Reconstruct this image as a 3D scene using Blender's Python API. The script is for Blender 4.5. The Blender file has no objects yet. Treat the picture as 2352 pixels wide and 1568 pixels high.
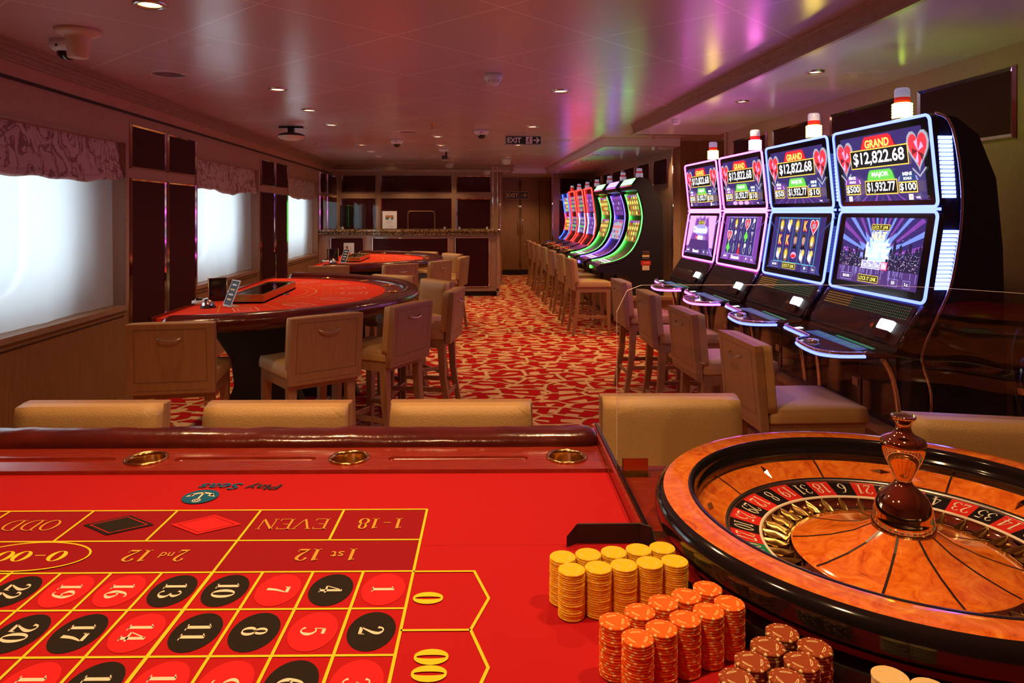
import bpy, bmesh, math, random
from mathutils import Matrix, Vector
random.seed(7)
PI = math.pi
scene = bpy.context.scene
COL = scene.collection

# ------------------------------------------------------------------ camera
YAW = math.radians(2.95)
cam_d = bpy.data.cameras.new('camera'); cam = bpy.data.objects.new('camera', cam_d); COL.objects.link(cam)
cam.location = (0, 0, 1.4); cam.rotation_euler = (PI / 2, 0, -YAW)
cam_d.sensor_width = 36; cam_d.lens = 36 * 1630 / 2352
cam_d.shift_x = (1176 - 1150) / 2352; cam_d.shift_y = -(784 - 489) / 2352
cam_d.clip_start = .02; cam_d.clip_end = 200
scene.camera = cam
# ------------------------------------------------------------------ world, exposure
w = bpy.data.worlds.new('world'); scene.world = w; w.use_nodes = True
bgn = w.node_tree.nodes['Background']
bgn.inputs[0].default_value = (.80, .92, 1, 1); bgn.inputs[1].default_value = 6.5
scene.view_settings.view_transform = 'Standard'; scene.view_settings.look = 'None'
scene.view_settings.gamma = 1; scene.view_settings.use_curve_mapping = False
scene.view_settings.exposure = 0.0
LAMP_W = 29.0          # watts of an ordinary ceiling downlight
TABLE_W = 41.0         # watts of the downlights above the roulette table
WARM = (1, .60, .28)

# ------------------------------------------------------------------ measuring helpers: sight lines to real planes
_c, _s = math.cos(YAW), math.sin(YAW)
def ray(px, py):
    a = (px - 1150) / 1630; b = (489 - py) / 1630
    return (a * _c + _s, _c - a * _s, b)
def atz(px, py, z):
    r = ray(px, py); t = (z - 1.4) / r[2]; return (r[0] * t, r[1] * t, z)
def aty(px, py, y):
    r = ray(px, py); t = y / r[1]; return (r[0] * t, y, 1.4 + r[2] * t)
def atx(px, py, x):
    r = ray(px, py); t = x / r[0]; return (x, r[1] * t, 1.4 + r[2] * t)

# ------------------------------------------------------------------ materials
MATS = {}
class NT:
    def __init__(s, m): s.nt = m.node_tree; s.N = s.nt.nodes; s.L = s.nt.links
    def n(s, t, **k):
        x = s.N.new(t)
        for a, b in k.items():
            if a.startswith('i_'): x.inputs[a[2:].replace('_', ' ')].default_value = b
            else: setattr(x, a, b)
        return x
    def l(s, a, b): s.L.new(a, b)
def mat(name, col=(.5, .5, .5), rough=.5, metal=0, emit=None, es=1, coat=0, spec=.5, **k):
    m = bpy.data.materials.new(name); m.use_nodes = True
    b = m.node_tree.nodes['Principled BSDF']
    b.inputs['Base Color'].default_value = (*col, 1); b.inputs['Roughness'].default_value = rough
    b.inputs['Metallic'].default_value = metal; b.inputs['Coat Weight'].default_value = coat
    b.inputs['Coat Roughness'].default_value = .08
    b.inputs['Specular IOR Level'].default_value = spec
    if emit: b.inputs['Emission Color'].default_value = (*emit, 1); b.inputs['Emission Strength'].default_value = es
    MATS[name] = m; return m
def bsdf(m): return m.node_tree.nodes['Principled BSDF']
def ramp(t, stops):
    r = t.n('ShaderNodeValToRGB'); e = r.color_ramp.elements
    while len(e) < len(stops): e.new(.5)
    for i, (p, c) in enumerate(stops): e[i].position = p; e[i].color = (*c, 1)
    return r
def coords(t, scale=(1, 1, 1), rot=(0, 0, 0)):
    tc = t.n('ShaderNodeTexCoord'); mp = t.n('ShaderNodeMapping')
    mp.inputs['Scale'].default_value = scale; mp.inputs['Rotation'].default_value = rot
    t.l(tc.outputs['Object'], mp.inputs[0]); return mp
def noisy(name, c1, c2, scale=(5, 5, 5), nscale=3, rough=.5, bump=0, bscale=None, metal=0, coat=0, detail=4, dist=0, spec=.5):
    m = mat(name, c1, rough, metal, coat=coat, spec=spec); t = NT(m); mp = coords(t, scale)
    no = t.n('ShaderNodeTexNoise'); no.inputs['Scale'].default_value = nscale; no.inputs['Detail'].default_value = detail
    no.inputs['Distortion'].default_value = dist
    t.l(mp.outputs[0], no.inputs['Vector'])
    r = ramp(t, [(.3, c1), (.7, c2)]); t.l(no.outputs[0], r.inputs[0]); t.l(r.outputs[0], bsdf(m).inputs['Base Color'])
    if bump:
        n2 = t.n('ShaderNodeTexNoise'); n2.inputs['Scale'].default_value = bscale or nscale; n2.inputs['Detail'].default_value = 3
        t.l(mp.outputs[0], n2.inputs['Vector'])
        bp = t.n('ShaderNodeBump'); bp.inputs['Strength'].default_value = bump; bp.inputs['Distance'].default_value = .004
        t.l(n2.outputs[0], bp.inputs['Height']); t.l(bp.outputs[0], bsdf(m).inputs['Normal'])
    return m
def emis(name, col, s): return mat(name, (.02, .02, .02), .3, emit=col, es=s)

# wall covering: fine vertical weave, warm beige wood veneer below
noisy('wallcloth', (.42, .245, .16), (.48, .29, .19), (60, 60, 2), 4, .55, .2, 6)
noisy('veneer', (.25, .125, .055), (.34, .18, .085), (14, 14, 1.2), 4, .38, .05, dist=.6)
noisy('trimwood', (.33, .20, .13), (.40, .25, .17), (3, 3, 3), 8, .4)
noisy('corniceband', (.50, .25, .15), (.55, .30, .18), (3, 3, 3), 3, .5)
mat('darkgap', (.03, .015, .01), .6)
noisy('chairwood', (.34, .175, .075), (.40, .215, .095), (22, 22, 2.5), 3, .42, .04)
mat('woodgroove', (.18, .10, .06), .6)
noisy('lacquer', (.040, .006, .008), (.052, .008, .010), (2, 2, 60), 3, .55, 0, spec=.10)
mat('mirror', (.75, .70, .68), .06, 1)
mat('chrome', (.80, .80, .82), .12, 1)
mat('steel', (.55, .52, .50), .28, 1)
mat('brass', (.85, .55, .20), .16, 1)
mat('darkbrass', (.66, .43, .22), .045, 1)
mat('goldtrim', (.55, .38, .12), .25, 1)
mat('blackgloss', (.008, .008, .010), .10, coat=.5)
mat('blackmatt', (.012, .011, .012), .45)
mat('cabinet', (.010, .009, .012), .38)
mat('blackplastic', (.02, .02, .022), .35)
mat('whiteplastic', (.72, .70, .66), .4)
mat('creamplastic', (.70, .52, .36), .5)
mat('paper', (.82, .78, .72), .7)
mat('ink', (.03, .03, .04), .7)
mat('redplastic', (.55, .03, .02), .4)
mat('orangelabel', (.75, .28, .10), .6)
mat('signgreen', (.01, .035, .025), .3)
mat('signwhite', (.88, .90, .86), .5)
mat('signdim', (.95, .70, .38), .5)
mat('greenpic', (.03, .16, .12), .5)
mat('orangepic', (.60, .20, .06), .5)
# leather
m = noisy('creamleather', (.54, .325, .125), (.58, .355, .14), (1, 1, 1), 4, .42, .35, 260)
m = noisy('redleather', (.060, .007, .005), (.115, .013, .007), (1, 1, 1), 9, .20, .7, 18, detail=6, coat=.3)
noisy('redwood', (.23, .018, .010), (.33, .035, .016), (4, 40, 4), 4, .20, .03, coat=.3, dist=.5)
noisy('felt', (.45, .010, .013), (.49, .012, .015), (60, 60, 60), 8, .85, .15, 30, spec=.1)
noisy('bjfelt', (.86, .050, .020), (.90, .060, .024), (60, 60, 60), 8, .85, .1, 30, spec=.1)
mat('feltdeep', (.29, .008, .013), .85, spec=.1)
mat('feltyellow', (.95, .66, .03), .8, spec=.1)
mat('feltblack', (.022, .016, .012), .85, spec=.1)
mat('feltred', (.80, .020, .022), .8, spec=.1)
mat('feltcream', (.85, .74, .55), .8, spec=.1)
mat('feltblue', (.01, .11, .22), .8, spec=.1)
mat('feltnavy', (.03, .04, .06), .8, spec=.1)
mat('feltgold', (.75, .36, .05), .8, spec=.1)
# burl wood
m = mat('burl', (.7, .2, .05), .10, coat=1); t = NT(m); mp = coords(t, (1, 1, 1))
n1 = t.n('ShaderNodeTexNoise'); n1.inputs['Scale'].default_value = 24; n1.inputs['Detail'].default_value = 9; n1.inputs['Distortion'].default_value = 2.2; n1.inputs['Roughness'].default_value = .62
t.l(mp.outputs[0], n1.inputs['Vector'])
r = ramp(t, [(.26, (.34, .050, .006)), (.38, (.70, .125, .010)), (.56, (.86, .22, .020)), (.75, (.95, .36, .045))])
t.l(n1.outputs[0], r.inputs[0]); t.l(r.outputs[0], bsdf(m).inputs['Base Color'])
# granite
m = mat('granite', (.3, .2, .1), .15, coat=.3); t = NT(m); mp = coords(t, (1, 1, 1))
n1 = t.n('ShaderNodeTexVoronoi'); n1.inputs['Scale'].default_value = 55
n2 = t.n('ShaderNodeTexNoise'); n2.inputs['Scale'].default_value = 22; n2.inputs['Detail'].default_value = 6
t.l(mp.outputs[0], n1.inputs['Vector']); t.l(mp.outputs[0], n2.inputs['Vector'])
mx = t.n('ShaderNodeMath', operation='MULTIPLY'); t.l(n1.outputs['Color'], mx.inputs[0]); t.l(n2.outputs[0], mx.inputs[1])
r = ramp(t, [(.10, (.05, .03, .015)), (.28, (.28, .18, .08)), (.5, (.55, .42, .22))]); t.l(mx.outputs[0], r.inputs[0]); t.l(r.outputs[0], bsdf(m).inputs['Base Color'])
# carpet: red branching figure on cream, brown outline
m = mat('carpet', (.5, .03, .03), .95, spec=.05); t = NT(m); mp = coords(t, (1, 1, 1))
nz = t.n('ShaderNodeTexNoise'); nz.inputs['Scale'].default_value = 3.0; nz.inputs['Detail'].default_value = 0
t.l(mp.outputs[0], nz.inputs['Vector'])
vm = t.n('ShaderNodeVectorMath', operation='SCALE'); vm.inputs['Scale'].default_value = .10; t.l(nz.outputs['Color'], vm.inputs[0])
va = t.n('ShaderNodeVectorMath', operation='ADD'); t.l(mp.outputs[0], va.inputs[0]); t.l(vm.outputs[0], va.inputs[1])
def vor(sc, loc, rot=0, rnd=.85):
    q = t.n('ShaderNodeMapping'); q.inputs['Scale'].default_value = (*sc, 1); q.inputs['Location'].default_value = (*loc, 0); q.inputs['Rotation'].default_value = (0, 0, rot); t.l(va.outputs[0], q.inputs[0])
    v = t.n('ShaderNodeTexVoronoi', feature='DISTANCE_TO_EDGE', voronoi_dimensions='2D'); v.inputs['Scale'].default_value = 1; v.inputs['Randomness'].default_value = rnd; t.l(q.outputs[0], v.inputs['Vector']); return v
d1 = vor((4.9, 7.4), (.3, .1)); d2 = vor((3.4, 4.6), (1.7, 2.9), .35)
s1 = t.n('ShaderNodeMath', operation='SUBTRACT'); t.l(d1.outputs[0], s1.inputs[0]); s1.inputs[1].default_value = .205
s2 = t.n('ShaderNodeMath', operation='SUBTRACT'); s2.inputs[0].default_value = .082; t.l(d2.outputs[0], s2.inputs[1])
s3 = t.n('ShaderNodeMath', operation='MAXIMUM'); t.l(s1.outputs[0], s3.inputs[0]); t.l(s2.outputs[0], s3.inputs[1])
s4 = t.n('ShaderNodeMath', operation='ADD'); t.l(s3.outputs[0], s4.inputs[0]); s4.inputs[1].default_value = .5
r = ramp(t, [(0, (.52, .010, .012)), (.500, (.22, .08, .02)), (.528, (.82, .50, .23))])
r.color_ramp.interpolation = 'CONSTANT'
t.l(s4.outputs[0], r.inputs[0]); t.l(r.outputs[0], bsdf(m).inputs['Base Color'])
# ceiling: satin panels, joints of a grid turned by 45 degrees
def ceilmat(name, joints):
    alb = (.62, .43, .42) if joints else (.82, .74, .80); m = mat(name, alb, .24, spec=.6); t = NT(m)
    b = bsdf(m)
    geo = t.n('ShaderNodeTexCoord'); sx = t.n('ShaderNodeSeparateXYZ'); t.l(geo.outputs['Object'], sx.inputs[0])
    outs = []
    for op, off in (('ADD', .095), ('SUBTRACT', .60)):
        a = t.n('ShaderNodeMath', operation=op)
        if op == 'ADD': t.l(sx.outputs[0], a.inputs[0]); t.l(sx.outputs[1], a.inputs[1])
        else: t.l(sx.outputs[1], a.inputs[0]); t.l(sx.outputs[0], a.inputs[1])
        s = t.n('ShaderNodeMath', operation='MULTIPLY_ADD'); s.inputs[1].default_value = .70711 / .738; s.inputs[2].default_value = -off / .738; t.l(a.outputs[0], s.inputs[0])
        pp = t.n('ShaderNodeMath', operation='PINGPONG'); pp.inputs[1].default_value = .5; t.l(s.outputs[0], pp.inputs[0])
        outs.append(pp)
    mn = t.n('ShaderNodeMath', operation='MINIMUM'); t.l(outs[0].outputs[0], mn.inputs[0]); t.l(outs[1].outputs[0], mn.inputs[1])
    no = t.n('ShaderNodeTexNoise'); no.inputs['Scale'].default_value = 1.6; t.l(geo.outputs['Object'], no.inputs['Vector'])
    lt = t.n('ShaderNodeMath', operation='LESS_THAN'); lt.inputs[1].default_value = .005 if joints else -1; t.l(mn.outputs[0], lt.inputs[0])
    mx = t.n('ShaderNodeMix', data_type='RGBA'); mx.inputs[6].default_value = (*alb, 1); mx.inputs[7].default_value = (.82, .68, .66, 1)
    t.l(lt.outputs[0], mx.inputs[0]); t.l(mx.outputs[2], b.inputs['Base Color'])
    rr = t.n('ShaderNodeMapRange'); rr.inputs[3].default_value = .17; rr.inputs[4].default_value = .32; t.l(no.outputs[0], rr.inputs[0]); t.l(rr.outputs[0], b.inputs['Roughness'])
ceilmat('ceiling', True); ceilmat('soffit', False)
# printed blind fabric
m = mat('blindcloth', (.4, .3, .28), .8); t = NT(m); mp = coords(t, (1, 2.0, 1.5))
n0 = t.n('ShaderNodeTexNoise'); n0.inputs['Scale'].default_value = 3.5; n0.inputs['Detail'].default_value = 5; n0.inputs['Distortion'].default_value = 1.8
t.l(mp.outputs[0], n0.inputs['Vector'])
r = ramp(t, [(.45, (.58, .45, .38)), (.475, (.27, .15, .14)), (.515, (.27, .15, .14)), (.54, (.62, .49, .42))]); t.l(n0.outputs[0], r.inputs[0]); t.l(r.outputs[0], bsdf(m).inputs['Base Color'])
# sheer curtain
m = bpy.data.materials.new('sheer'); m.use_nodes = True; MATS['sheer'] = m; t = NT(m); t.N.clear()
o = t.n('ShaderNodeOutputMaterial'); tr = t.n('ShaderNodeBsdfTranslucent'); df = t.n('ShaderNodeBsdfDiffuse'); tp = t.n('ShaderNodeBsdfTransparent')
tr.inputs[0].default_value = (.86, .90, .92, 1); df.inputs[0].default_value = (.7, .72, .72, 1)
m1 = t.n('ShaderNodeMixShader'); m1.inputs[0].default_value = .35; t.l(tr.outputs[0], m1.inputs[1]); t.l(df.outputs[0], m1.inputs[2])
m2 = t.n('ShaderNodeMixShader'); m2.inputs[0].default_value = .26; t.l(m1.outputs[0], m2.inputs[1]); t.l(tp.outputs[0], m2.inputs[2]); t.l(m2.outputs[0], o.inputs[0])
# clear sheet (acrylic, glass)
def clear(name, tint=(.97, .98, .98), refl=1.45, scr=True):
    m = bpy.data.materials.new(name); m.use_nodes = True; MATS[name] = m; t = NT(m); t.N.clear()
    o = t.n('ShaderNodeOutputMaterial'); tp = t.n('ShaderNodeBsdfTransparent'); gl = t.n('ShaderNodeBsdfGlossy'); fr = t.n('ShaderNodeFresnel')
    tp.inputs[0].default_value = (*tint, 1); gl.inputs['Roughness'].default_value = .02; fr.inputs[0].default_value = refl
    mx = t.n('ShaderNodeMixShader'); t.l(fr.outputs[0], mx.inputs[0]); t.l(tp.outputs[0], mx.inputs[1]); t.l(gl.outputs[0], mx.inputs[2]); t.l(mx.outputs[0], o.inputs[0])
clear('acrylic'); clear('glass', (.93, .95, .96)); clear('darkdome', (.08, .07, .08), 1.5)
mat('acrylicedge', (.95, .80, .74), .35, emit=None)
# lights and screens
emis('lampwarm', (1, .72, .40), 9); emis('lampring', (1, .5, .18), 2.5)
emis('neonblue', (.092, .130, 1), 6.2); emis('neonpink', (1, .085, .82), 8.5); emis('notewhite', (.95, .97, 1), 2.2); emis('neonviolet', (.085, .055, 1), 8)
emis('neongreen', (.055, 1, .065), 7); emis('neonred', (1, .022, .016), 6); emis('neoncyan', (.02, .075, 1), 6)
emis('ledblue', (.14, .19, 1), 6.5); emis('ledpink', (1, .14, .80), 6.5)
emis('candlepink', (1, .16, .80), 16); emis('candlegreen', (.62, 1, .07), 18); emis('candleyellow', (1, .74, .07), 16)
mat('candlered', (.60, .02, .02), .3, emit=(.6, .02, .02), es=.35)
mat('candleclear', (.55, .50, .62), .2, emit=(.5, .45, .7), es=.35)
emis('signgreenlit', (.16, 1, .18), 5); emis('signvioletlit', (.18, .14, 1), 5)
S = lambda n, c, s=1.0: emis('s_' + n, c, s)
S('navy', (.05, .03, .20), .9); S('black', (.004, .004, .006), 1); S('white', (1, 1, 1), 1.6); S('gold', (1, .68, .10), 1.2)
S('red', (.85, .02, .03), 1.3); S('green', (.15, .65, .08), 1.3); S('pink', (.95, .45, .80), 1.2); S('lav', (.45, .40, .95), 1.1)
S('purple', (.25, .06, .42), 1.1); S('ray', (.20, .30, .85), 1.2); S('glow', (.45, .75, 1), 1.6); S('city', (.02, .015, .06), 1); S('citylight', (.7, .5, .8), 1.2)
S('violetdim', (.10, .04, .22), 1); S('heart', (.9, .03, .05), 1.5); S('yellow', (1, .85, .15), 1.4); S('cyan', (.1, .6, .75), 1.1); S('skin', (.75, .38, .24), 1)
S('hair', (.06, .03, .02), 1); S('brown', (.42, .22, .06), .8); S('dimblue', (.04, .09, .30), .8); S('dimgreen', (.03, .20, .08), .9); S('silver', (.45, .45, .55), 1.1)
S('reddark', (.25, .01, .02), .9); S('teal', (.02, .2, .2), .8); S('amber', (.6, .28, .03), 1)
for k_, c_ in (('y', (.95, .56, .008)), ('o', (.90, .135, .004)), ('b', (.30, .052, .008)), ('c', (.80, .58, .26))): mat('chip_' + k_, c_, .62, spec=.2)
for k_, c_ in (('y', (.93, .70, .16)), ('o', (.92, .66, .22)), ('b', (.88, .70, .34)), ('c', (.85, .72, .42))): mat('spot_' + k_, c_, .5)
mat('wheelred', (.72, .03, .02), .25, coat=.4); mat('wheelblack', (.012, .01, .01), .2, coat=.4); mat('wheelgreen', (.01, .25, .13), .25, coat=.4); mat('wheelcream', (.85, .78, .60), .35)
mat('walnutline', (.02, .01, .008), .3)

# ------------------------------------------------------------------ mesh builder
def rotz(a): return Matrix.Rotation(a, 4, 'Z')
def tr(x, y=0, z=0): return Matrix.Translation((x, y, z))
class MB:
    def __init__(s): s.v = []; s.f = []; s.m = []; s.sm = []; s.mats = []
    def mi(s, m):
        if m not in s.mats: s.mats.append(m)
        return s.mats.index(m)
    def add(s, vs, fs, m, smooth=False, M=None):
        o = len(s.v)
        if M is not None: vs = [M @ Vector(p) for p in vs]
        s.v += [tuple(p) for p in vs]; i = s.mi(m)
        for f in fs: s.f.append(tuple(k + o for k in f)); s.m.append(i); s.sm.append(smooth)
        return s
    def box(s, x0, x1, y0, y1, z0, z1, m, M=None):
        v = [(x, y, z) for x in (x0, x1) for y in (y0, y1) for z in (z0, z1)]
        return s.add(v, [(0, 1, 3, 2), (4, 6, 7, 5), (0, 4, 5, 1), (2, 3, 7, 6), (0, 2, 6, 4), (1, 5, 7, 3)], m, False, M)
    def rbox(s, x0, x1, y0, y1, z0, z1, m, r=.01, M=None, seg=3, smooth=True):
        bm = bmesh.new(); bmesh.ops.create_cube(bm, size=1)
        for v in bm.verts: v.co = ((x0 + x1) / 2 + v.co.x * (x1 - x0), (y0 + y1) / 2 + v.co.y * (y1 - y0), (z0 + z1) / 2 + v.co.z * (z1 - z0))
        bmesh.ops.bevel(bm, geom=bm.edges[:], offset=r, segments=seg, profile=.5, affect='EDGES')
        s.frombm(bm, m, smooth, M); return s
    def frombm(s, bm, m, smooth=False, M=None):
        bm.verts.index_update()
        s.add([tuple(v.co) for v in bm.verts], [tuple(v.index for v in f.verts) for f in bm.faces], m, smooth, M); bm.free()
    def tube(s, path, r, m, n=8, closed=False, M=None, caps=True, sx=1.0):
        P = [Vector(p) for p in path]; k = len(P); rs = r if isinstance(r, (list, tuple)) else [r] * k
        vs = []; up = None
        for i in range(k):
            a = P[i - 1] if (closed or i > 0) else P[i]; b = P[(i + 1) % k] if (closed or i < k - 1) else P[i]
            d = (b - a).normalized()
            if up is None:
                up = Vector((0, 0, 1)) if abs(d.z) < .9 else Vector((0, 1, 0))
            sd = d.cross(up).normalized(); up = sd.cross(d).normalized()
            for j in range(n):
                q = 2 * PI * j / n; vs.append(P[i] + sd * math.cos(q) * rs[i] * sx + up * math.sin(q) * rs[i])
        fs = []
        for i in range(k if closed else k - 1):
            for j in range(n):
                a = i * n + j; b = i * n + (j + 1) % n; c = ((i + 1) % k) * n + (j + 1) % n; d = ((i + 1) % k) * n + j
                fs.append((a, b, c, d))
        if caps and not closed: fs.append(tuple(range(n))[::-1]); fs.append(tuple((k - 1) * n + j for j in range(n)))
        return s.add(vs, fs, m, True, M)
    def lathe(s, prof, m, n=24, c=(0, 0, 0), M=None, smooth=True, a0=0, a1=2 * PI):
        full = abs(a1 - a0 - 2 * PI) < 1e-6; k = n if full else n + 1
        vs = [(c[0] + r * math.cos(a0 + (a1 - a0) * j / n), c[1] + r * math.sin(a0 + (a1 - a0) * j / n), c[2] + z) for r, z in prof for j in range(k)]
        for i in range(len(prof) - 1):
            mm = m[i] if isinstance(m, (list, tuple)) else m
            fs = [(i * k + j, i * k + (j + 1) % k, (i + 1) * k + (j + 1) % k, (i + 1) * k + j) for j in range(n)]
            if i == 0: o = len(s.v); s.add(vs, fs, mm, smooth, M)
            else:
                q = s.mi(mm)
                for f in fs: s.f.append(tuple(x + o for x in f)); s.m.append(q); s.sm.append(smooth)
        return s
    def cyl(s, r, z0, z1, m, n=24, c=(0, 0), M=None):
        s.lathe([(r, z0), (r, z1)], m, n, (c[0], c[1], 0), M)
        s.disc(r, z1, m, n, c, M); s.disc(r, z0, m, n, c, M, flip=True); return s
    def disc(s, r, z, m, n=24, c=(0, 0), M=None, flip=False, ry=None):
        v = [(c[0] + r * math.cos(2 * PI * j / n), c[1] + (ry or r) * math.sin(2 * PI * j / n), z) for j in range(n)]
        f = tuple(range(n)); return s.add(v, [f[::-1] if flip else f], m, False, M)
    def prism(s, poly, z0, z1, m, M=None, side=None, smooth=False):
        n = len(poly); v = [(x, y, z0) for x, y in poly] + [(x, y, z1) for x, y in poly]
        s.add(v, [tuple(range(n))[::-1], tuple(range(n, 2 * n))], m, False, M)
        s.add(v, [(i, (i + 1) % n, n + (i + 1) % n, n + i) for i in range(n)], side or m, smooth, M); return s
    def build(s, name, parent=None, loc=None, rz=0, bevel=0, seg=2, autosmooth=False):
        me = bpy.data.meshes.new(name); me.from_pydata(s.v, [], s.f)
        for x in s.mats: me.materials.append(MATS[x])
        me.polygons.foreach_set('material_index', s.m); me.polygons.foreach_set('use_smooth', s.sm)
        bm = bmesh.new(); bm.from_mesh(me); bmesh.ops.recalc_face_normals(bm, faces=bm.faces); bm.to_mesh(me); bm.free()
        me.update()
        o = bpy.data.objects.new(name, me); COL.objects.link(o)
        if parent: o.parent = parent
        if loc is not None: o.location = loc
        o.rotation_euler = (0, 0, rz)
        if bevel:
            b = o.modifiers.new('bevel', 'BEVEL'); b.width = bevel; b.segments = seg; b.limit_method = 'ANGLE'; b.angle_limit = math.radians(50)
        return o
def tag(o, label, cat, group=None):
    o['label'] = label; o['category'] = cat
    if group: o['group'] = group
    return o
def thing(name, label, cat, loc=(0, 0, 0), rz=0, group=None):
    o = bpy.data.objects.new(name, None); COL.objects.link(o); o.empty_display_size = .05
    o.location = loc; o.rotation_euler = (0, 0, rz); return tag(o, label, cat, group)
def struct(o): o['kind'] = 'structure'; return o
def dup(root, loc, rz, label, group=None):
    r = root.copy(); COL.objects.link(r); r.location = loc; r.rotation_euler = (0, 0, rz); r['label'] = label
    if group: r['group'] = group
    for ch in list(root.children):
        c = ch.copy(); COL.objects.link(c); c.parent = r
        for g in list(ch.children):
            d = g.copy(); COL.objects.link(d); d.parent = c
    return r
# ------------------------------------------------------------------ lettering
_tc = {}
def textmesh(body, bold=0):
    if (body, bold) in _tc: return _tc[(body, bold)]
    cu = bpy.data.curves.new('t', 'FONT'); cu.body = body; cu.size = 1; cu.offset = bold; cu.resolution_u = 3
    ob = bpy.data.objects.new('t', cu); COL.objects.link(ob)
    bpy.context.view_layer.update()
    me = bpy.data.meshes.new_from_object(ob)
    vs = [tuple(v.co) for v in me.vertices]; fs = [tuple(p.vertices) for p in me.polygons]
    x0 = min(v[0] for v in vs); x1 = max(v[0] for v in vs); y0 = min(v[1] for v in vs); y1 = max(v[1] for v in vs)
    r = ([((v[0] - (x0 + x1) / 2) / (y1 - y0), (v[1] - (y0 + y1) / 2) / (y1 - y0), 0) for v in vs], fs, (x1 - x0) / (y1 - y0))
    bpy.data.objects.remove(ob); bpy.data.curves.remove(cu); bpy.data.meshes.remove(me); _tc[(body, bold)] = r; return r
def ell(cx, cy, rx, ry, a0=0, a1=360, n=16, wt=.17, wn=.045):
    return [(cx + rx * math.cos(math.radians(a0 + (a1 - a0) * i / n)), cy + ry * math.sin(math.radians(a0 + (a1 - a0) * i / n)),
             wn + (wt - wn) * abs(math.cos(math.radians(a0 + (a1 - a0) * i / n))) ** 1.3) for i in range(n + 1)]
G6 = [(.50, .93, .06), (.38, .97, .05), (.22, .82, .11), (.12, .5, .16), (.13, .25, .17), (.3, .02, .05), (.50, .2, .15), (.50, .38, .14), (.33, .56, .05), (.16, .42, .07)]
GL = {
 '0': [ell(.3, .5, .22, .48)], '8': [ell(.3, .75, .16, .23, wt=.14), ell(.3, .27, .21, .26, wt=.16)],
 '1': [[(.3, 0, .16), (.3, .98, .16)], [(.12, .02, .045), (.48, .02, .045)], [(.28, .95, .06), (.10, .86, .03)]],
 '2': [[(.10, .74, .14), (.14, .90, .08), (.30, .97, .05), (.47, .84, .14), (.47, .66, .16), (.34, .42, .11), (.10, .08, .05)], [(.08, .07, .13), (.54, .07, .13)], [(.53, .05, .04), (.55, .25, .04)]],
 '3': [[(.10, .80, .12), (.18, .94, .05), (.34, .95, .06), (.46, .76, .15), (.40, .60, .09), (.24, .53, .04)], [(.24, .53, .04), (.44, .46, .09), (.52, .26, .17), (.38, .05, .07), (.20, .03, .05), (.08, .17, .12)]],
 '4': [[(.40, 0, .15), (.40, 1, .15)], [(.36, .96, .05), (.04, .30, .05)], [(.03, .29, .08), (.58, .29, .08)], [(.25, .02, .045), (.55, .02, .045)]],
 '5': [[(.14, .92, .13), (.50, .92, .13)], [(.15, .97, .045), (.13, .54, .045)], [(.13, .54, .04), (.30, .62, .06), (.48, .48, .12), (.52, .28, .17), (.40, .06, .08), (.22, .02, .05), (.08, .15, .12)]],
 '6': [G6], '9': [[(.6 - x, 1 - y, w_) for x, y, w_ in G6]],
 '7': [[(.08, .92, .14), (.54, .92, .14)], [(.54, .90, .05), (.34, .45, .13), (.26, 0, .17)], [(.09, .97, .045), (.09, .76, .045)]],
 '-': [[(.12, .42, .06), (.48, .42, .06)]], ' ': [],
 'E': [[(.16, 0, .10), (.16, 1, .10)], [(.05, .98, .045), (.60, .98, .045)], [(.05, .02, .045), (.62, .02, .045)], [(.16, .52, .045), (.45, .52, .045)], [(.6, .98, .03), (.6, .8, .03)], [(.62, .02, .03), (.62, .2, .03)]],
 'V': [[(.06, .98, .10), (.36, .02, .10)], [(.66, .98, .045), (.36, .02, .045)], [(-.04, .98, .04), (.18, .98, .04)], [(.54, .98, .04), (.76, .98, .04)]],
 'N': [[(.10, 0, .045), (.10, 1, .045)], [(.10, .98, .11), (.62, .02, .11)], [(.62, 0, .045), (.62, 1, .045)], [(0, .02, .04), (.20, .02, .04)], [(.52, .98, .04), (.72, .98, .04)], [(0, .98, .04), (.14, .98, .04)]],
 'O': [ell(.38, .5, .30, .48, wt=.11, n=20)], 'D': [[(.14, 0, .10), (.14, 1, .10)], [(.02, .98, .045), (.32, .98, .045), (.58, .82, .08), (.66, .5, .11), (.58, .18, .08), (.32, .02, .045), (.02, .02, .045)]],
}
GW = {'E': .74, 'V': .74, 'N': .78, 'O': .80, 'D': .78, ' ': .3, '1': .56}
def crom(pts, n=4):
    if len(pts) < 3: return pts
    out = []
    for i in range(len(pts) - 1):
        p0 = pts[max(i - 1, 0)]; p1 = pts[i]; p2 = pts[i + 1]; p3 = pts[min(i + 2, len(pts) - 1)]
        for k in range(n):
            q = k / n
            out.append(tuple(.5 * (2 * b + (c - a) * q + (2 * a - 5 * b + 4 * c - d) * q * q + (3 * b - a - 3 * c + d) * q ** 3) for a, b, c, d in zip(p0, p1, p2, p3)))
    out.append(pts[-1]); return out
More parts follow.
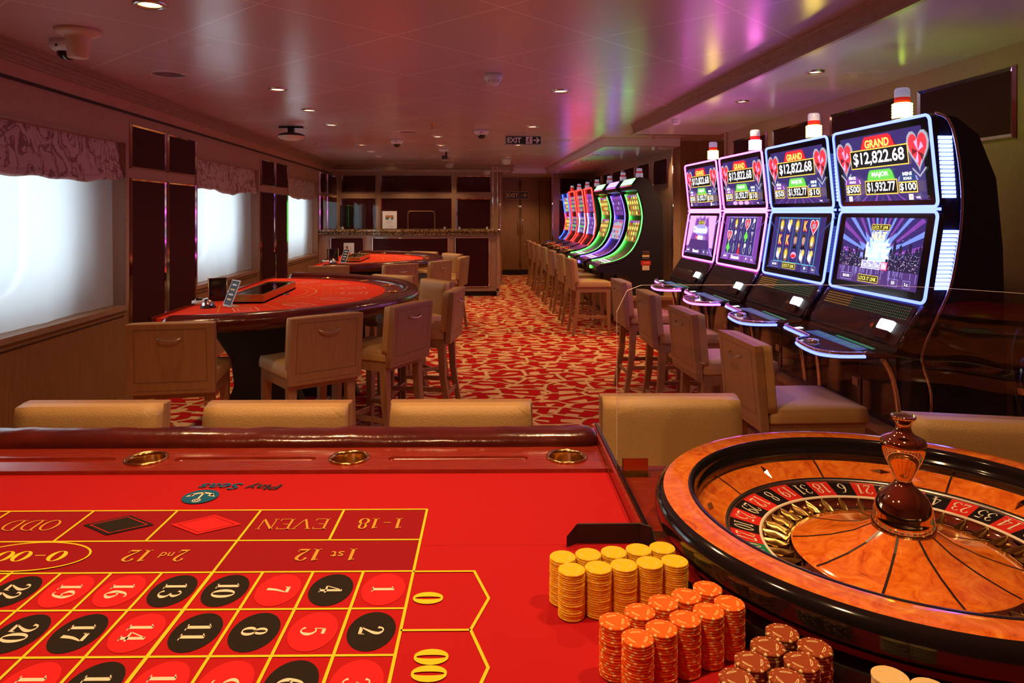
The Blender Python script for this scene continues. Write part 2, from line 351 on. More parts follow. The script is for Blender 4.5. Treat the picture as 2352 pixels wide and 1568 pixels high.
def glyphs(body, weight=1):
    """serif figures as flat ribbons; returns verts, faces, centred, height 1, total width"""
    vs = []; fs = []; x = 0
    for ch in body:
        for st in GL.get(ch, []):
            P = crom(st) if len(st) > 2 else st
            o = len(vs)
            for i, (a, b, w_) in enumerate(P):
                p = P[max(i - 1, 0)]; q = P[min(i + 1, len(P) - 1)]
                if len(st) > 10 and i in (0, len(P) - 1): p = P[-2]; q = P[1]
                d = Vector((q[0] - p[0], q[1] - p[1], 0)); d = d.normalized() if d.length else Vector((1, 0, 0))
                nx, ny = -d.y, d.x; h = max(w_ * weight, .035) / 2
                vs += [(x + a + nx * h, b + ny * h, 0), (x + a - nx * h, b - ny * h, 0)]
            fs += [(o + 2 * i, o + 2 * i + 1, o + 2 * i + 3, o + 2 * i + 2) for i in range(len(P) - 1)]
        x += GW.get(ch, .62)
    return [(a - x / 2, b - .5, c) for a, b, c in vs], fs, x
class Canvas:
    """flat printing on a plane: M maps (x right, y up, layer) to 3D"""
    def __init__(s, mb, M, step=.0006): s.mb = mb; s.M = M; s.k = 0; s.step = step
    def up(s, n=1): s.k += n; return s
    def z(s): return s.k * s.step
    def poly(s, pts, m): s.mb.add([(x, y, s.z()) for x, y in pts], [tuple(range(len(pts)))], m, False, s.M); return s
    def rect(s, x0, x1, y0, y1, m): return s.poly([(x0, y0), (x1, y0), (x1, y1), (x0, y1)], m)
    def oval(s, cx, cy, rx, ry, m, n=20): return s.poly([(cx + rx * math.cos(2 * PI * i / n), cy + ry * math.sin(2 * PI * i / n)) for i in range(n)], m)
    def line(s, pts, w_, m, closed=False):
        n = len(pts); P = [Vector((x, y, 0)) for x, y in pts]; vs = []
        for i in range(n):
            a = P[i - 1] if (closed or i) else P[i]; b = P[(i + 1) % n] if (closed or i < n - 1) else P[i]
            d1 = (P[i] - a).normalized() if (P[i] - a).length > 1e-9 else (b - P[i]).normalized()
            d2 = (b - P[i]).normalized() if (b - P[i]).length > 1e-9 else d1
            d = (d1 + d2).normalized(); nn = Vector((-d.y, d.x, 0)); q = max(.4, abs(nn.dot(Vector((-d1.y, d1.x, 0))))); h = w_ / 2 / q
            vs += [(P[i].x + nn.x * h, P[i].y + nn.y * h, s.z()), (P[i].x - nn.x * h, P[i].y - nn.y * h, s.z())]
        fs = [(2 * i, 2 * i + 1, 2 * ((i + 1) % n) + 1, 2 * ((i + 1) % n)) for i in range(n if closed else n - 1)]
        s.mb.add(vs, fs, m, False, s.M); return s
    def frame(s, x0, x1, y0, y1, w_, m): return s.line([(x0, y0), (x1, y0), (x1, y1), (x0, y1)], w_, m, True)
    def ring(s, cx, cy, rx, ry, w_, m, n=24): return s.line([(cx + rx * math.cos(2 * PI * i / n), cy + ry * math.sin(2 * PI * i / n)) for i in range(n)], w_, m, True)
    def text(s, body, cx, cy, h, m, width=None, bold=.02, rot=0, shear=0):
        vs, fs, wd = textmesh(body, bold); sx = (width / wd) if width else h
        s.mb.add([(x * sx + shear * y * h, y * h, 0) for x, y, _ in vs], fs, m, False, s.M @ tr(cx, cy, s.z()) @ rotz(rot)); return s
    def serif(s, body, cx, cy, h, m, width=None, weight=1, rot=0, shear=0):
        vs, fs, wd = glyphs(body, weight); sx = (width / wd) if width else h
        s.mb.add([(x * sx + shear * y * h, y * h, 0) for x, y, _ in vs], fs, m, False, s.M @ tr(cx, cy, s.z()) @ rotz(rot)); return s
def plane(o, right, up):
    """matrix of a plane with origin o, axes right and up"""
    r = Vector(right).normalized(); u = Vector(up).normalized(); n = r.cross(u)
    return Matrix(((r.x, u.x, n.x, o[0]), (r.y, u.y, n.y, o[1]), (r.z, u.z, n.z, o[2]), (0, 0, 0, 1)))
def rrect(w_, h, r, n=5, cx=0, cy=0):
    out = []
    for qx, qy, a in ((1, 1, 0), (-1, 1, 90), (-1, -1, 180), (1, -1, 270)):
        for i in range(n + 1):
            q = math.radians(a + 90 * i / n); out.append((cx + qx * (w_ / 2 - r) + r * math.cos(q), cy + qy * (h / 2 - r) + r * math.sin(q)))
    return out
# ================================================================== THE SETTING
XL, XR, ZC, ZS = -2.43, 2.6, 2.3, 2.2
MB().box(-3.2, 3.6, -1.6, 16.4, -.05, 0, 'carpet').build('floor')['kind'] = 'structure'
struct(MB().box(-2.85, 3.6, -1.6, 16.4, ZC, ZC + .06, 'ceiling').build('ceiling'))
def sbox(name, *a, **k): return struct(MB().box(*a).build(name, **k))
# lowered ceilings over the slot machines and the far end
def soff(name, x0, x1, y0, y1):
    return struct(MB().box(x0, x1, y0, y1, ZS, ZC - .001, 'soffit').build(name))
soff('trim_1', 1.735, XR - .001, -1.59, 7.15)
soff('trim_2', 1.665, XR - .001, 8.42, 14.19)
soff('trim_3', -2.42, 3.45, 14.2, 16.0)
soff('trim_4', -2.42, .9, 13.2, 14.199)
def molding(name, path, flip=1):
    """stepped wooden cove running under the main ceiling along path"""
    mb = MB(); P = [Vector((x, y, 0)) for x, y in path]
    prof = [(0, .10), (-.030, .10), (-.030, .088), (-.022, .082), (-.022, .060), (-.014, .054), (-.014, .018), (-.026, .010), (-.026, -.004), (0, -.004)]
    n = len(P); rows = []
    for i in range(n):
        d1 = (P[i] - P[i - 1]).normalized() if i else (P[1] - P[0]).normalized(); d2 = (P[i + 1] - P[i]).normalized() if i < n - 1 else d1
        n1 = Vector((-d1.y, d1.x, 0)); n2 = Vector((-d2.y, d2.x, 0)); q = (n1 + n2); q /= q.dot(n1)
        rows.append([(P[i].x - q.x * a * flip, P[i].y - q.y * a * flip, ZS + z) for a, z in prof])
    k = len(prof); vs = [p for r_ in rows for p in r_]
    fs = [(i * k + j, i * k + j + 1, (i + 1) * k + j + 1, (i + 1) * k + j) for i in range(n - 1) for j in range(k - 1)]
    mb.add(vs, fs + [tuple(range(k)), tuple((n - 1) * k + j for j in range(k))], 'trimwood')
    return struct(mb.build(name))
molding('trim_5', [(1.735, -1.55), (1.735, 7.152), (2.59, 7.152)])
molding('trim_6', [(2.59, 8.418), (1.665, 8.418), (1.665, 14.198)], -1)
molding('trim_7', [(-2.40, 13.198), (.902, 13.198), (.902, 14.198)], -1)
# left cornice
mb = MB(); mb.box(XL, XL + .018, -1.55, 13.19, 2.128, 2.205, 'corniceband'); mb.box(XL, XL + .026, -1.55, 13.19, 2.115, 2.128, 'darkgap')
for a, z0, z1 in ((.035, 2.205, 2.222), (.045, 2.222, 2.245), (.060, 2.245, 2.268), (.085, 2.268, 2.285), (.10, 2.285, 2.2995)): mb.box(XL, XL + a, -1.55, 13.19, z0, z1, 'trimwood')
struct(mb.build('trim_8'))
# left wall with three windows
WIN = [(3.28, 5.21), (6.58, 8.49), (9.91, 11.88)]; WZ0, WZ1 = .74, 1.90
mb = MB(); ys = [-1.55] + [v for w_ in WIN for v in w_] + [14.3]
for i in range(0, len(ys), 2): mb.box(XL - .10, XL, ys[i], ys[i + 1], WZ0, WZ1, 'wallcloth')
mb.box(XL - .10, XL, -1.55, 14.3, WZ1, ZC - .001, 'wallcloth')
mb.box(XL - .10, XL, -1.55, 14.3, 0, WZ0, 'veneer')
struct(mb.build('wall_left'))
mb = MB()
for y0, y1 in WIN:
    mb.box(XL - .001, XL + .014, y0 - .03, y1 + .03, WZ0 - .035, WZ0, 'trimwood'); mb.box(XL - .001, XL + .006, y0, y1, WZ0 - .075, WZ0 - .070, 'darkgap')
    mb.box(XL - .001, XL + .012, y0 - .03, y1 + .03, WZ1, WZ1 + .022, 'trimwood')
    for y in (y0 - .03, y1): mb.box(XL - .001, XL + .012, y, y + .03, WZ0, WZ1, 'trimwood')
struct(mb.build('trim_9'))
struct(MB().box(XL, XL + .015, -1.5, 12.0, 0, .09, 'veneer').build('baseboard_left'))
XH = -2.83
for i, (y0, y1) in enumerate(WIN):
    # deep reveal, hull plate with a rounded opening, glass
    mb = MB(); a = .02
    for q in ((XH, XL - .10, y0 - .03, y0, WZ0 - .03, WZ1 + .03), (XH, XL - .10, y1, y1 + .03, WZ0 - .03, WZ1 + .03), (XH, XL - .10, y0, y1, WZ0 - .03, WZ0, ), (XH, XL - .10, y0, y1, WZ1, WZ1 + .03)): mb.box(*q, 'wallcloth')
    yc, zc, hw, hh = (y0 + y1) / 2 - .20, 1.36, (y1 - y0) / 2 - .25, .49
    inner = rrect(2 * hw, 2 * hh, .28, 8, yc, zc); n = len(inner); outer = []
    for (y, z) in inner:
        dy, dz = y - yc, z - zc; s_ = min(((y1 + .03 - yc) if dy > 0 else (yc - y0 + .03)) / max(abs(dy), 1e-6), ((WZ1 + .03 - zc) if dz > 0 else (zc - WZ0 + .03)) / max(abs(dz), 1e-6)); outer.append((yc + dy * s_, zc + dz * s_))
    for X in (XH, XH - .05):
        mb.add([(X, y, z) for y, z in inner] + [(X, y, z) for y, z in outer], [(k, (k + 1) % n, n + (k + 1) % n, n + k) for k in range(n)], 'whiteplastic')
    mb.add([(XH, y, z) for y, z in inner] + [(XH - .05, y, z) for y, z in inner], [(k, (k + 1) % n, n + (k + 1) % n, n + k) for k in range(n)], 'whiteplastic')
    # fill the corners of the plate
    for X in (XH - .02,):
        for cy_, sy in ((y0 - .03, 1), (y1 + .03, -1)):
            for cz_, sz in ((WZ0 - .03, 1), (WZ1 + .03, -1)): mb.add([(X, cy_, cz_), (X, cy_ + sy * .22, cz_), (X, cy_, cz_ + sz * .22)], [(0, 1, 2)], 'whiteplastic')
    wo = struct(mb.build('window_%d' % (i + 1)))
    g = MB(); g.box(XH - .035, XH - .03, yc - hw - .02, yc + hw + .02, zc - hh - .02, zc + hh + .02, 'glass'); g.build('pane', wo)
WL = ['first window from the front', 'middle window', 'farthest window']
for i, (y0, y1) in enumerate(WIN):
    rnd = random.Random(i); ny, nz = 90, 14; vs = []
    for a in range(ny + 1):
        y = y0 + .004 + (y1 - y0 - .008) * a / ny
        for b in range(nz + 1):
            z = WZ0 + .004 + (WZ1 - WZ0 - .03) * b / nz; q = 1 - b / nz
            vs.append((XL - .082 + .008 * math.sin(y * 9 + i) * (.4 + q) + .006 * math.sin(y * 23 + 2 * z) * q, y, z))
    fs = [(a * (nz + 1) + b, (a + 1) * (nz + 1) + b, (a + 1) * (nz + 1) + b + 1, a * (nz + 1) + b + 1) for a in range(ny) for b in range(nz)]
    mb = MB(); mb.add(vs, fs, 'sheer', True)
    tag(mb.build('sheer_curtain'), 'white sheer curtain glowing with daylight in the ' + WL[i], 'curtain')
    # roman blind with two soft folds at its foot
    prof = [(-.02, 1.90), (-.012, 1.84), (-.008, 1.76), (.002, 1.70), (.012, 1.668), (.006, 1.652), (-.006, 1.655), (.004, 1.664), (.016, 1.650), (.018, 1.630), (.006, 1.615), (-.010, 1.622), (-.028, 1.64), (-.032, 1.9)]
    vs = []; ny = 60
    for a in range(ny + 1):
        y = y0 + .012 + (y1 - y0 - .024) * a / ny
        for b, (x, z) in enumerate(prof):
            k = max(0, (1.75 - z) / .13) if b < 13 else 0
            vs.append((XL - .018 + x + .006 * math.sin(y * 11 + i) * k, y, z + k * (.010 * math.sin(y * 6.3 + i) + .005 * math.sin(y * 17)) + k * .016 * math.cos(2 * PI * (y - y0) / (y1 - y0))))
    kk = len(prof)
    fs = [(a * kk + b, (a + 1) * kk + b, (a + 1) * kk + b + 1, a * kk + b + 1) for a in range(ny) for b in range(kk - 1)]
    mb = MB(); mb.add(vs, fs, 'blindcloth', True)
    tag(mb.build('roman_blind'), 'brown patterned roman blind drawn up at the top of the ' + WL[i], 'blind')

# right wall, recess, far walls
mb = MB(); mb.box(XR, XR + .08, -1.55, 6.88, 0, ZC - .001, 'wallcloth'); mb.box(XR, XR + .08, 8.72, 14.3, 0, ZC - .001, 'wallcloth'); struct(mb.build('wall_right'))
mb = MB(); mb.box(XR + .08, 3.45, 8.72, 8.80, 0, ZC - .001, 'veneer'); mb.box(XR + .08, 3.45, 6.80, 6.88, 0, ZC - .001, 'veneer'); mb.box(3.40, 3.45, 6.88, 8.72, 0, ZC - .001, 'veneer')
struct(mb.build('wall_recess'))
mb = MB(); mb.box(2.76, 3.36, 8.695, 8.72, .02, 2.1, 'veneer'); mb.box(2.765, 3.355, 8.69, 8.70, 1.12, 2.06, 'woodgroove'); mb.box(2.775, 3.345, 8.685, 8.70, 1.13, 2.05, 'veneer'); mb.box(2.765, 3.355, 8.69, 8.70, .1, 1.02, 'woodgroove'); mb.box(2.775, 3.345, 8.685, 8.70, .11, 1.01, 'veneer')
struct(mb.build('door_3'))
mb = MB(); mb.box(XR - .02, XR + .085, 8.69, 8.72, 0, ZS, 'trimwood'); mb.tube([(XR - .012, 8.685, .0), (XR - .012, 8.685, ZS)], .010, 'mirror'); mb.box(XR - .02, XR + .085, 6.88, 6.91, 0, ZS, 'trimwood'); mb.tube([(XR - .012, 6.92, .0), (XR - .012, 6.92, ZS)], .010, 'mirror'); struct(mb.build('trim_10'))
mb = MB(); mb.box(-2.53, .69, 13.9, 13.98, 0, ZC - .001, 'wallcloth'); struct(mb.build('wall_back'))
mb = MB(); mb.box(.66, .74, 13.80, 16.3, 0, ZC - .001, 'veneer'); struct(mb.build('wall_corridor_left'))
mb = MB(); mb.tube([(.70, 13.79, 0.02), (.70, 13.79, ZS)], .012, 'mirror'); mb.box(.62, .78, 13.77, 13.90, 0, .07, 'trimwood'); struct(mb.build('trim_11'))
mb = MB(); mb.box(1.78, XR, 14.22, 14.30, 0, ZS, 'veneer'); mb.box(1.96, 2.04, 14.3, 16.3, 0, ZC - .001, 'veneer'); struct(mb.build('wall_corridor_right'))
mb = MB(); mb.tube([(1.775, 14.20, .02), (1.775, 14.20, ZS)], .016, 'mirror'); mb.box(1.765, 1.80, 14.2, 14.215, 0, ZS, 'trimwood'); struct(mb.build('trim_12'))
mb = MB(); mb.box(-3.2, 3.6, 16.12, 16.2, 0, ZC - .001, 'veneer'); struct(mb.build('wall_end'))
mb = MB(); mb.box(-3.2, 3.6, -1.60, -1.55, 0, ZC, 'wallcloth'); struct(mb.build('wall_front'))
mb = MB(); mb.box(.75, 1.95, 16.02, 16.119, 0, .11, 'blackmatt'); struct(mb.build('baseboard_back'))
for i, (x0, x1, nm) in enumerate(((.80, 1.262, 'door_1'), (1.272, 1.70, 'door_2'))):
    mb = MB(); mb.box(x0, x1, 16.05, 16.115, .115, 2.14, 'veneer', None); d = struct(mb.build(nm))
    m2 = MB(); xx = x1 - .015 if i == 0 else x0 + .015; m2.tube([(xx, 16.04, .2), (xx, 16.04, 2.13)], .012, 'mirror'); m2.build('edge_strip', d)
    m2 = MB(); xx = x1 - .05 if i == 0 else x0 + .05; m2.tube([(xx, 16.045, 1.0), (xx, 15.99, 1.0), (xx, 15.99, 1.3), (xx, 16.045, 1.3)], .010, 'chrome'); m2.build('door_handle', d)
mb = MB(); mb.box(.75, 1.95, 16.06, 16.118, 2.14, 2.198, 'trimwood'); mb.box(1.70, 1.95, 16.06, 16.118, .11, 2.14, 'veneer'); mb.box(1.70, 1.715, 16.05, 16.06, .11, 2.14, 'darkgap'); struct(mb.build('trim_13'))

# ------------------------------------------------------------------ dark panels in mirror frames
def wall_panel(c, right, w_, h, label, group=None, fr=.022):
    """c centre on the wall, right = direction of width along the wall seen from the room"""
    r = Vector(right); t_ = thing('wall_panel', label, 'wall panel', c, math.atan2(r.y, r.x), group)
    # local: x right, -y towards the room
    mb = MB(); a, b = w_ / 2, h / 2; d = fr
    o = [(-a, -b), (a, -b), (a, b), (-a, b)]; i_ = [(-a + d, -b + d), (a - d, -b + d), (a - d, b - d), (-a + d, b - d)]
    vs = [(x, -.004, z) for x, z in o] + [(x, -.020, z) for x, z in [(p * (1 - .35 * d / a), q * (1 - .35 * d / b)) for p, q in o]] + [(x, -.011, z) for x, z in i_]
    mb.add(vs, [(k, (k + 1) % 4, 4 + (k + 1) % 4, 4 + k) for k in range(4)] + [(4 + k, 4 + (k + 1) % 4, 8 + (k + 1) % 4, 8 + k) for k in range(4)], 'mirror')
    mb.build('frame', t_)
    MB().box(-a + d * .8, a - d * .8, -.012, -.001, -b + d * .8, b - d * .8, 'lacquer').build('panel', t_)
    return t_
def lp(y0, y1, z0, z1, label): return wall_panel((XL, (y0 + y1) / 2, (z0 + z1) / 2), (0, 1, 0), y1 - y0, z1 - z0, label, fr=.018)
# viewed from the room, the left wall's "right" is +y
for j, (ya, txt) in enumerate(((5.29, 'between the first and middle windows'), (8.60, 'between the middle and farthest windows'))):
    for k, side in enumerate(('left', 'right')):
        a = ya + k * .65 if j == 0 else ya + k * .66; b_ = a + .60
        lp(a, b_, 1.725, 2.05, 'upper dark red wall panel, %s of the pair %s' % (side, txt))
        lp(a, b_, .14, 1.655, 'tall dark red wall panel, %s of the pair %s' % (side, txt))
lp(12.06, 12.62, 1.74, 2.09, 'upper dark red wall panel just beyond the farthest window')
lp(12.06, 12.36, .14, 1.70, 'tall dark red wall panel just beyond the farthest window, beside the counter end')
lp(12.72, 13.6, 1.74, 2.09, 'upper dark red wall panel on the left wall behind the cashier glass')
lp(12.72, 13.6, .14, 1.70, 'tall dark red wall panel on the left wall behind the cashier glass')
for x0, x1, z0, z1, s_ in ((-2.37, -1.70, 1.79, 2.13, 'upper left dark panel'), (-1.62, -.24, 1.79, 2.13, 'wide upper middle dark panel'), (-.15, .52, 1.79, 2.13, 'upper right dark panel'),
                           (-2.37, -1.70, .2, 1.69, 'lower left dark panel'), (-1.62, -.24, .2, 1.69, 'wide lower middle dark panel'), (-.15, .52, .2, 1.69, 'lower right dark panel')):
    wall_panel(((x0 + x1) / 2, 13.9, (z0 + z1) / 2), (1, 0, 0), x1 - x0, z1 - z0, s_ + ' on the wall behind the cashier counter')
def rp(y0, y1, z0, z1, label, g=None): return wall_panel((XR, (y0 + y1) / 2, (z0 + z1) / 2), (0, -1, 0), y1 - y0, z1 - z0, label, g, fr=.020 if y0 > 8 else .028)
for y0, y1, l_ in ((3.21, 3.93, 'large dark red wall panel with mirror frame at the right edge, behind the nearest slot machine'), (4.07, 4.90, 'dark red wall panel above and behind the second nearest glowing slot machine'),
                   (5.03, 5.84, 'dark red wall panel above the third slot machine of the near row'), (5.96, 6.72, 'dark red wall panel above the fourth slot machine, beside the recess')):
    rp(y0, y1, 1.75, 2.10, l_)
for k in range(6):
    y0 = 8.92 + k * .88
    rp(y0, y0 + .68, 1.76, 2.10, ['nearest', 'second', 'third', 'fourth', 'fifth', 'farthest'][k] + ' of the small dark wall panels above the far slot machine row')
wall_panel((2.24, 14.22, 1.93), (1, 0, 0), .66, .34, 'upper dark panel on the end wall beyond the far slot machines')
wall_panel((2.24, 14.22, 1.05), (1, 0, 0), .66, 1.25, 'tall dark panel on the end wall beyond the far slot machines')

# ------------------------------------------------------------------ cashier counter
ct = thing('cashier_counter', 'cashier counter with granite top and dark red front panels at the back', 'counter', (-.93, 12.2, 0))
def cfront(x, d=0):   # front line of the counter, bowed in the middle (world x -> world y)
    b = math.exp(-((x + .88) / .62) ** 4); return 11.95 - .20 * b + d
def curved(name, x0, x1, z0, z1, m, parent, d=0, back=12.55, n=30, prof=None):
    mb = MB(); xs = [x0 + (x1 - x0) * k / n for k in range(n + 1)]
    prof = prof or [(0, z0), (0, z1)]
    k = len(prof) + 2; vs = []
    for x in xs: vs += [(x + .93, cfront(x, d) - a - 12.2, z) for a, z in prof] + [(x + .93, back - 12.2, z1), (x + .93, back - 12.2, z0)]
    fs = [(i * k + j, i * k + (j + 1) % k, (i + 1) * k + (j + 1) % k, (i + 1) * k + j) for i in range(n) for j in range(k)]
    fs += [tuple(range(k)), tuple(n * k + j for j in range(k))]
    mb.add(vs, fs, m, False); return mb.build(name, parent)
gp = [(.0, 1.03), (.02, 1.035), (.035, 1.05), (.03, 1.065), (.02, 1.072), (.045, 1.08), (.06, 1.10), (.055, 1.118), (.04, 1.125)]
curved('countertop', -2.425, .60, 1.03, 1.125, 'granite', ct, 0, prof=gp)
curved('base', -2.425, .55, .10, 1.03, 'wallcloth', ct, .03)
curved('plinth', -2.425, .54, 0, .085, 'blackmatt', ct, .06)
curved('base_rail', -2.425, .58, .085, .125, 'trimwood', ct, .0, n=30)
for x0, x1 in ((-2.22, -1.68), (-1.52, -.27), (-.15, .42)):
    f = curved('panel', x0, x1, .16, .985, 'lacquer', ct, .012, back=12.1)
    mb = MB(); n = 16; q = []
    for k in range(n + 1): q.append((x0 + (x1 - x0) * k / n, .985))
    for k in range(n + 1): q.append((x1 - (x1 - x0) * k / n, .16))
    mb.tube([(x + .93, cfront(x, .010) - 12.2, z) for x, z in q], .010, 'mirror', 6, closed=True); mb.build('panel_frame', f)
mb = MB(); mb.box(.55 + .93, .60 + .93, -.25, .35, .0, 1.03, 'wallcloth'); mb.build('end_post', ct)
# glass screen on the counter
gs = thing('glass_screen', 'clear glass screen with chrome posts standing on the cashier counter', 'glass screen', (-.93, 12.12, 1.125))
mb = MB()
for x0, x1 in ((-2.40, -1.66), (-1.65, -.93), (-.92, -.21), (-.20, .47)): mb.box(x0 + .93, x1 + .93, -.004, .004, .012, 1.06, 'glass')
mb.build('pane', gs)
mb = MB(); mb.tube([(1.42, 0, 0), (1.42, 0, 1.07)], .012, 'chrome'); mb.tube([(1.50, .02, 0), (1.50, .02, 1.07)], .009, 'chrome'); mb.build('post', gs)
for x in (-2.05, -1.32, -.33, -.08, .39):
    mb = MB(); mb.rbox(x + .93 - .016, x + .93 + .016, -.014, .014, 0, .04, 'whiteplastic', .004); mb.build('clip', gs)
# framed notice on the counter
nt = thing('notice_frame', 'white notice in a silver frame standing on the cashier counter', 'sign', (-1.24, 11.93, 1.125))
mb = MB(); mb.box(-.135, .135, -.006, .012, 0, .32, 'mirror'); mb.build('frame', nt)
mb = MB(); C = Canvas(mb, plane((0, -.008, 0), (1, 0, 0), (0, 0, 1))); C.rect(-.118, .118, .015, .305, 'paper'); C.up(); C.rect(-.070, .062, .165, .235, 'greenpic'); C.up(); C.rect(-.066, .058, .200, .231, 'orangepic'); C.poly([(-.02, .165), (.01, .165), (.03, .19), (0, .2)], 'paper')
for k in range(4): C.rect(-.06 + .01 * (k % 2), .055 - .008 * k, .135 - .011 * k, .1375 - .011 * k, 'steel')
C.rect(-.04, .04, .268, .271, 'steel'); C.rect(.03, .045, .045, .055, 'ink'); C.rect(-.06, 0, .047, .050, 'steel'); mb.build('poster', nt)
# things behind the glass
mt = thing('monitor', 'black computer monitor standing behind the cashier glass at left', 'monitor', (-2.05, 12.82, 1.03), .5)
mb = MB(); mb.rbox(-.17, .17, -.015, .015, .13, .50, 'blackplastic', .006); mb.build('screen', mt)
mb = MB(); mb.cyl(.09, 0, .012, 'blackplastic', 20); mb.cyl(.015, .01, .2, 'blackplastic', 10, (0, .02)); mb.build('stand', mt)
dk = MB(); dk.box(-2.42, -.2, 12.6, 13.1, .98, 1.03, 'veneer'); dk.box(-2.42, -.2, 12.62, 13.08, 0, .98, 'lacquer'); tag(dk.build('work_desk'), 'low wooden work desk behind the cashier counter', 'desk')
hp = thing('high_back_chair', 'dark red high-backed chair with brown piping behind the cashier counter', 'chair', (-.8, 13.4, 0))
mb = MB(); mb.rbox(-.27, .27, -.04, .04, .62, 1.45, 'lacquer', .03); mb.build('backrest', hp)
mb = MB(); mb.tube([(x, -.04, z) for x, z in rrect(.5, .79, .06, 4, 0, 1.035)], .008, 'chairwood', 6, True); mb.build('piping', hp)
mb = MB(); mb.rbox(-.26, .26, .0, .45, .50, .62, 'lacquer', .03); mb.build('seat', hp)
for sx in (-.22, .22):
    for sy in (.03, .4): mb = MB(); mb.box(sx - .02, sx + .02, sy - .02, sy + .02, 0, .5, 'blackmatt'); mb.build('leg', hp)
# fire extinguisher notice on the counter front, left panel
x = -1.92; mb = MB(); mb.box(x - .086, x + .086, cfront(x, .0052), cfront(x, .009), .699, .901, 'paper'); C = Canvas(mb, plane((x, cfront(x, .005), .80), (1, 0, 0), (0, 0, 1)), .001); C.rect(-.085, .085, -.10, .10, 'paper'); C.up(); C.rect(-.045, -.012, -.06, .03, 'redplastic'); C.rect(-.038, -.018, .03, .05, 'ink'); C.line([(-.03, .05), (-.055, .03), (-.058, -.02)], .006, 'ink'); C.text('6 kg', .035, -.035, .022, 'ink'); C.text('F', .03, .01, .02, 'ink')
tag(mb.build('extinguisher_sign'), 'small white fire extinguisher sign on the left front panel of the counter', 'sign')

# ------------------------------------------------------------------ ceiling fittings
def downlight(x, y, z, label, group, watts=LAMP_W, r=.062, gim=False):
    t_ = thing('downlight', label, 'ceiling light', (x, y, z), 0, group)
    mb = MB(); mb.lathe([(r * .80, .001), (r * .82, -.010), (r, -.012), (r * 1.08, -.006), (r * 1.10, 0)], 'steel', 28); mb.build('trim_ring', t_)
    mb = MB(); mb.lathe([(r * .80, -.004), (r * .62, -.003), (r * .60, -.003)], 'lampring', 24); mb.disc(r * .62, -.0035, 'lampwarm', 24, flip=True); mb.build('lens', t_)
    L = bpy.data.lights.new('downlight_lamp', 'SPOT'); L.energy = watts; L.color = WARM; L.spot_size = math.radians(125); L.spot_blend = .8; L.shadow_soft_size = .03
    lo = bpy.data.objects.new('lamp', L); COL.objects.link(lo); lo.parent = t_; lo.location = (0, 0, -.022)
    return t_
ORD = ['nearest', 'second', 'third', 'fourth', 'fifth', 'sixth', 'seventh', 'eighth']
for i, y in enumerate((3.127, 5.225, 6.27, 7.30, 9.42, 10.41, 11.37, 13.0)):
    downlight(-1.35, y, ZC, '%s downlight in the left row of the ceiling' % ORD[i], 'left row of downlights')
for i, y in enumerate((8.36, 9.43, 12.15)): downlight(-.31, y, ZC, '%s downlight of the middle row, over the far blackjack table' % ORD[i], 'middle row of downlights')
for i, y in enumerate((5.19, 7.345, 9.32, 11.35, 12.9)): downlight(.71, y, ZC, '%s downlight of the row above the carpet aisle' % ORD[i], 'aisle downlights')
for i, y in enumerate((3.91, 4.97)): downlight(1.98, y, ZS, '%s small downlight in the lowered ceiling above the near slot machines' % ORD[i], 'downlights over the near slot machines', 14, .045)
downlight(2.5, 7.55, ZC, 'downlight in the recess between the two slot machine rows', 'recess light', 120, .05)
downlight(2.45, 8.66, ZS, 'small downlight at the right end of the far lowered ceiling', 'recess light far', 14, .04)
for i, y in enumerate((9.65, 10.6, 11.56, 12.5, 13.5)): downlight(1.80, y, ZS, '%s small downlight in the lowered ceiling above the far slot machines' % ORD[i], 'downlights over the far slot machines', 14, .042)
for i, x in enumerate((-2.05, -1.05, -.25)): downlight(x, 13.45, ZS, ['left', 'middle', 'right'][i] + ' small downlight above the cashier counter', 'cashier downlights', 14, .04)
downlight(1.25, 15.2, ZS, 'downlight in front of the back doors', 'door light', 45, .05)
# lamps over the roulette table, above the picture's top edge
for i, (x, y) in enumerate(((-.85, 1.0), (-.25, .55), (.75, 1.05), (.35, 2.2), (-.6, 2.1))): downlight(x, y, ZC, 'downlight over the roulette table, %s of five' % ORD[i], 'lights over the roulette table', TABLE_W)
def detector(x, y, z, label, s=1.0, n='smoke_detector', cat='smoke detector'):
    t_ = thing(n, label, cat, (x, y, z))
    mb = MB(); mb.lathe([(0.001, 0), (.060 * s, 0), (.060 * s, -.028 * s), (.052 * s, -.040 * s)], 'whiteplastic', 28); mb.build('base', t_)
    mb = MB(); mb.lathe([(.052 * s, -.040 * s), (.046 * s, -.055 * s), (.030 * s, -.072 * s), (.0, -.076 * s)], 'whiteplastic', 20)
    for k in range(8):
        a = k * PI / 4; mb.box(-.004, .004, .040 * s, .054 * s, -.062 * s, -.040 * s, 'whiteplastic', rotz(a))
    mb.build('cap', t_); return t_
detector(.19, 4.60, ZC, 'white round smoke detector hanging from the middle of the ceiling')
detector(-.266, 12.75, ZC, 'small white detector on the ceiling near the cashier counter', 1.3)
detector(.70, 11.78, ZC, 'small white detector beside the aisle downlights near the doors', 1.3)
detector(1.80, 5.95, ZS, 'small white detector on the lowered ceiling above the near slot machines', .7)
detector(.42, 13.35, ZS, 'white detector above the right end of the cashier glass', 1.2)
